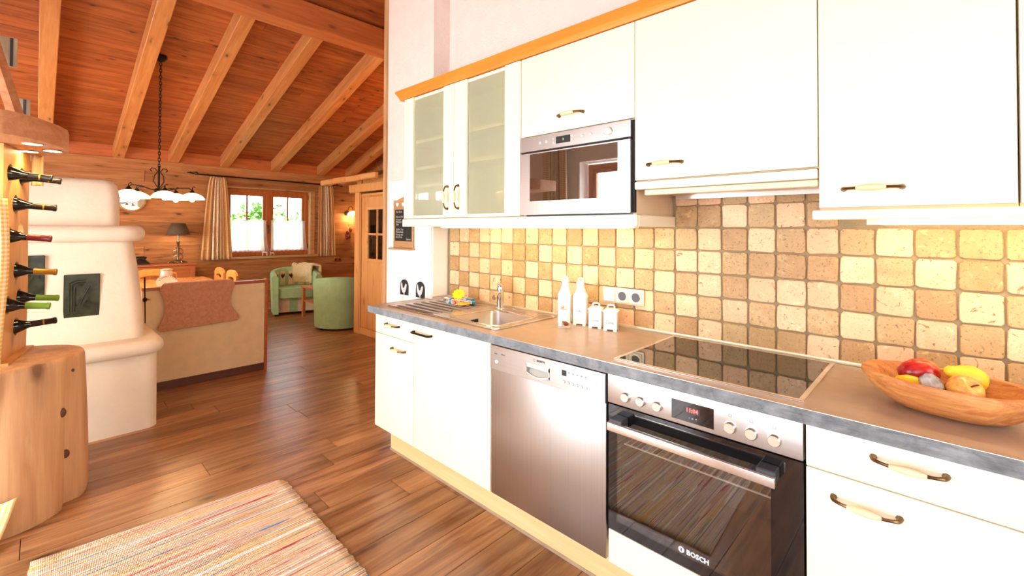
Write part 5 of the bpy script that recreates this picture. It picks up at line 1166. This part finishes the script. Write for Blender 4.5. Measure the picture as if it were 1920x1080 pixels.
obj('body', deer(0.66, 1.15, t), 'white_plastic', t)
t = thing('deer_figurine', 'smaller white figurine beside the deer on the sill', 'figurine', (XF-0.02, 0.78, 0.905)); obj('body', deer(0.785, 0.85, t), 'white_plastic', t)
t = thing('heart_ornament', 'wire heart ornament hanging in the right window pane', 'ornament', (XF-0.085, 0.90, 1.75))
obj('heart', tube([(XF-0.084, 0.90+a, 1.80+b) for a, b in [(p-0, q) for p, q in heart(0, 0, 0.045)]], 0.004, 5, None, True), 'stem', t); obj('thread', tube([(XF-0.084, 0.90, 1.815), (XF-0.084, 0.90, 1.905)], 0.0012, 4), 'stem', t)
# ---- wall lamp, dried-flower ornament, socket
WLX, WLY = XF+0.012, 2.15
t = thing('wall_lamp', 'small wall lamp with opal shade beside the pine door', 'lamp', (WLX, WLY, 1.6))
obj('wall_plate', disc_x(WLX-0.008, WLX+0.01, WLY-0.02, 1.66, 0.05, 20), 'iron', t)
obj('arm', tube([(WLX, WLY-0.02, 1.67), (WLX+0.05, WLY-0.01, 1.78), (WLX+0.09, WLY+0.02, 1.80), (WLX+0.11, WLY+0.04, 1.74), (WLX+0.11, WLY+0.04, 1.70)], 0.007, 7), 'iron', t)
s2 = nb(); loft([[(WLX+0.11+r_*math.cos(2*PI*i/20), WLY+0.04+r_*math.sin(2*PI*i/20), z_) for i in range(20)] for r_, z_ in ((0.02, 1.705), (0.06, 1.69), (0.09, 1.66), (0.10, 1.63))], False, s2); solid(obj('shade', s2, 'opal_shade', t, sharp=1.5), 0.003)
obj('bulb', sphere((WLX+0.11, WLY+0.04, 1.645), 0.025, 0.025, 0.03, 12, 8), 'bulb_glow', t); point('wall_lamp_light', (WLX+0.11, WLY+0.04, 1.60), 9, (1, 0.6, 0.25), 0.03, t)
t = thing('dried_flower_ornament', 'dried flower bundle hanging on the wall under the wall lamp', 'ornament', (WLX+0.02, WLY, 1.13))
obj('cord', tube([(WLX+0.01, WLY, 1.50), (WLX+0.015, WLY, 1.40)], 0.003, 5), 'twig', t)
rg = random.Random(4)
for k in range(9): obj('bloom', sphere((WLX+0.04+rg.uniform(-0.01, 0.02), WLY+rg.uniform(-0.045, 0.045), 1.14+0.26*rg.random()), 0.025, 0.03, 0.035, 8, 6), 'ornament_red', t)
obj('twigs', tube([(WLX+0.02, WLY-0.03, 1.42), (WLX+0.03, WLY+0.05, 1.25), (WLX+0.03, WLY+0.03, 1.12)], [0.006, 0.008, 0.004], 6), 'leaf', t)
t = thing('wall_socket', 'double socket plate on the plank wall under the right curtain', 'socket', (XF+0.006, 1.96, 0.78)); obj('plate', boxes((XF+0.004, XF+0.014, 1.875, 2.02, 0.75, 0.825)), 'brass', t, 0.002)
for yy in (1.912, 1.985): obj('socket_well', disc_x(XF+0.014, XF+0.016, yy, 0.787, 0.022, 18), 'black_plastic', t)
point('canopy_glow', (-2.75, 1.5, 2.35), 12, (1, 0.55, 0.16), 0.05)

# ================================================================== SEATING CORNER
def armchair(label, loc, rz):
    t = thing('tub_armchair', label, 'armchair', loc, rz, 'mint green tub armchairs')
    # local: faces +x, back at -x ; U-shaped shell
    n = 28; ro, ri = 0.37, 0.275
    path = []
    for i in range(n+1):
        s = i/n
        if s < 0.22: a = s/0.22; path.append((0.33-0.33*a-0.0, -1, 0))
        elif s > 0.78: a = (s-0.78)/0.22; path.append((0.33*a, 1, 0))
        else: path.append((None, (s-0.22)/0.56, 0))
    out_pts, in_pts, hs = [], [], []
    for i, (xx, k, _) in enumerate(path):
        if xx is None:
            a = -PI/2-PI*k; cx, sy = math.cos(a), math.sin(a); o_ = (ro*cx, ro*sy); i_ = (ri*cx, ri*sy); h = 0.66+0.06*math.sin(PI*k)
        else:
            o_ = (xx, k*ro); i_ = (xx, k*ri); h = 0.66-0.03*(xx/0.33)
        out_pts.append(o_); in_pts.append(i_); hs.append(h)
    bm = nb(); R = []
    for o_, i_, h in zip(out_pts, in_pts, hs):
        m = ((o_[0]+i_[0])/2, (o_[1]+i_[1])/2); tp = 0.93
        R.append([(o_[0]*tp, o_[1]*tp, 0.03), (o_[0], o_[1], h-0.03), ((o_[0]*0.8+i_[0]*0.2), (o_[1]*0.8+i_[1]*0.2), h), ((o_[0]*0.2+i_[0]*0.8), (o_[1]*0.2+i_[1]*0.8), h), (i_[0], i_[1], h-0.03), (i_[0]*0.97, i_[1]*0.97, 0.03)])
    loft(R, True, bm); obj('shell', bm, 'mint', t, local=True, sharp=1.0)
    obj('seat', loft([rrect(-0.25, 0.30, -0.268, 0.268, 0.05, z) for z in (0.27, 0.29, 0.40, 0.42)]), 'mint', t, local=True, sharp=0.8)
    obj('front_panel', boxes((0.20, 0.22, -0.265, 0.265, 0.04, 0.27)), 'beige_cloth', t, local=True)
    obj('front_stripe', boxes((0.22, 0.224, -0.10, 0.02, 0.04, 0.27)), 'mint', t, local=True)
    for k in range(5):                                   # striped lining with eagle prints
        a0, a1 = -PI/2-PI*(0.06+0.18*k), -PI/2-PI*(0.06+0.18*k+0.115); m = []
        P_ = [(ri*0.985*math.cos(a0+(a1-a0)*j/5), ri*0.985*math.sin(a0+(a1-a0)*j/5)) for j in range(6)]; Q_ = [(x_*0.985, y_*0.985) for x_, y_ in P_]
        lp_ = obj('lining_stripe', loft([[(x_, y_, z_) for x_, y_ in P_]+[(x_, y_, z_) for x_, y_ in reversed(Q_)] for z_ in (0.42, 0.655)]), 'beige_cloth', t, local=True)
        am = (a0+a1)/2; rr_ = ri*0.965; e = [(-0.004, 0.0), (-0.012, 0.02), (-0.03, 0.03), (-0.045, 0.06), (-0.04, 0.085), (-0.028, 0.06), (-0.02, 0.075), (-0.010, 0.055), (-0.006, 0.085), (0.006, 0.085), (0.010, 0.055), (0.02, 0.075), (0.028, 0.06), (0.04, 0.085), (0.045, 0.06), (0.03, 0.03), (0.012, 0.02), (0.004, 0.0)]
        cx, cy = rr_*math.cos(am), rr_*math.sin(am); tx, ty = -math.sin(am), math.cos(am); nx, ny = -math.cos(am), -math.sin(am)
        obj('eagle_print', loft([[(cx+tx*q*0.9+nx*dd, cy+ty*q*0.9+ny*dd, 0.53+w_) for q, w_ in e] for dd in (-0.002, 0.002)]), 'eagle_black', t, local=True)
    for sx, sy in ((0.26, -0.30), (0.26, 0.30), (-0.2, -0.22), (-0.2, 0.22)): obj('foot', cyl((sx, sy, 0), (sx, sy, 0.035), 0.02, 10), 'black_plastic', t, local=True)
    return t
ARM_A = (-5.10, 0.96, 0); RZA = -0.25
armchair('mint green tub armchair facing the room below the window', ARM_A, RZA)
armchair('mint green tub armchair seen from behind next to the pine door', (-3.55, 0.99, 0), 2.55)
def skinA(u, v):
    a = -PI/2-PI*(0.50+0.52*u); ca, sa = math.cos(a), math.sin(a); s = v*0.62
    n = 0.03*mnoise.noise(Vector((u*9, v*9, 5)))+0.012*mnoise.noise(Vector((u*30, v*30, 2)))
    if s < 0.24: r, z = 0.255+n*0.5, 0.46+s
    elif s < 0.36: k = (s-0.24)/0.12; r, z = 0.255+0.145*k, 0.735+0.03*math.sin(k*PI)+n
    else: r, z = 0.40+n*0.5, 0.735-(s-0.36)
    c, q = math.cos(RZA), math.sin(RZA); x_, y_ = r*ca, r*sa
    return (ARM_A[0]+x_*c-y_*q, ARM_A[1]+x_*q+y_*c, z)
o = obj('cream_sheepskin', grid(skinA, 40, 40), 'sheepskin_cream', loc=(-5.1, 1.1, 0.45)); solid(o, 0.03); tag(o, 'fluffy cream sheepskin thrown over the armchair below the window', 'sheepskin')
t = thing('side_table', 'small wooden side table with lower shelf between the armchairs', 'side table', (-4.40, 1.12, 0))
obj('table_top', boxes((-4.62, -4.10, 0.86, 1.40, 0.455, 0.478)), 'sideboard_wood', t, 0.003); obj('shelf', boxes((-4.59, -4.13, 0.89, 1.37, 0.24, 0.258)), 'sideboard_wood', t, 0.002)
for xx in (-4.61, -4.16):
    for yy in (0.88, 1.34): obj('leg', boxes((xx, xx+0.04, yy, yy+0.04, 0, 0.455)), 'sideboard_wood', t, 0.002)
t = thing('remote_control', 'black remote control lying on the side table', 'remote', (-4.35, 1.05, 0.478)); obj('body', loft([rrect(-4.43, -4.27, 1.02, 1.075, 0.015, z) for z in (0.478, 0.495, 0.50)]), 'black_plastic', t); obj('buttons', boxes((-4.40, -4.30, 1.035, 1.06, 0.50, 0.503)), 'dark_grey', t)
# ---- curtain at the window behind the camera (seen in the microwave door)
curtain('curtain', -1.15, -0.8, -1.2, -0.78, 0.35, 2.42, 0, 'checked curtain beside the kitchen window opposite').name = 'kitchen_curtain'
kc = bpy.data.objects['kitchen_curtain']; kc.rotation_euler = (0, 0, PI/2); kc.location = (-0.98, YB+0.09, 0.35); del kc['group']
bpy.context.view_layer.update()
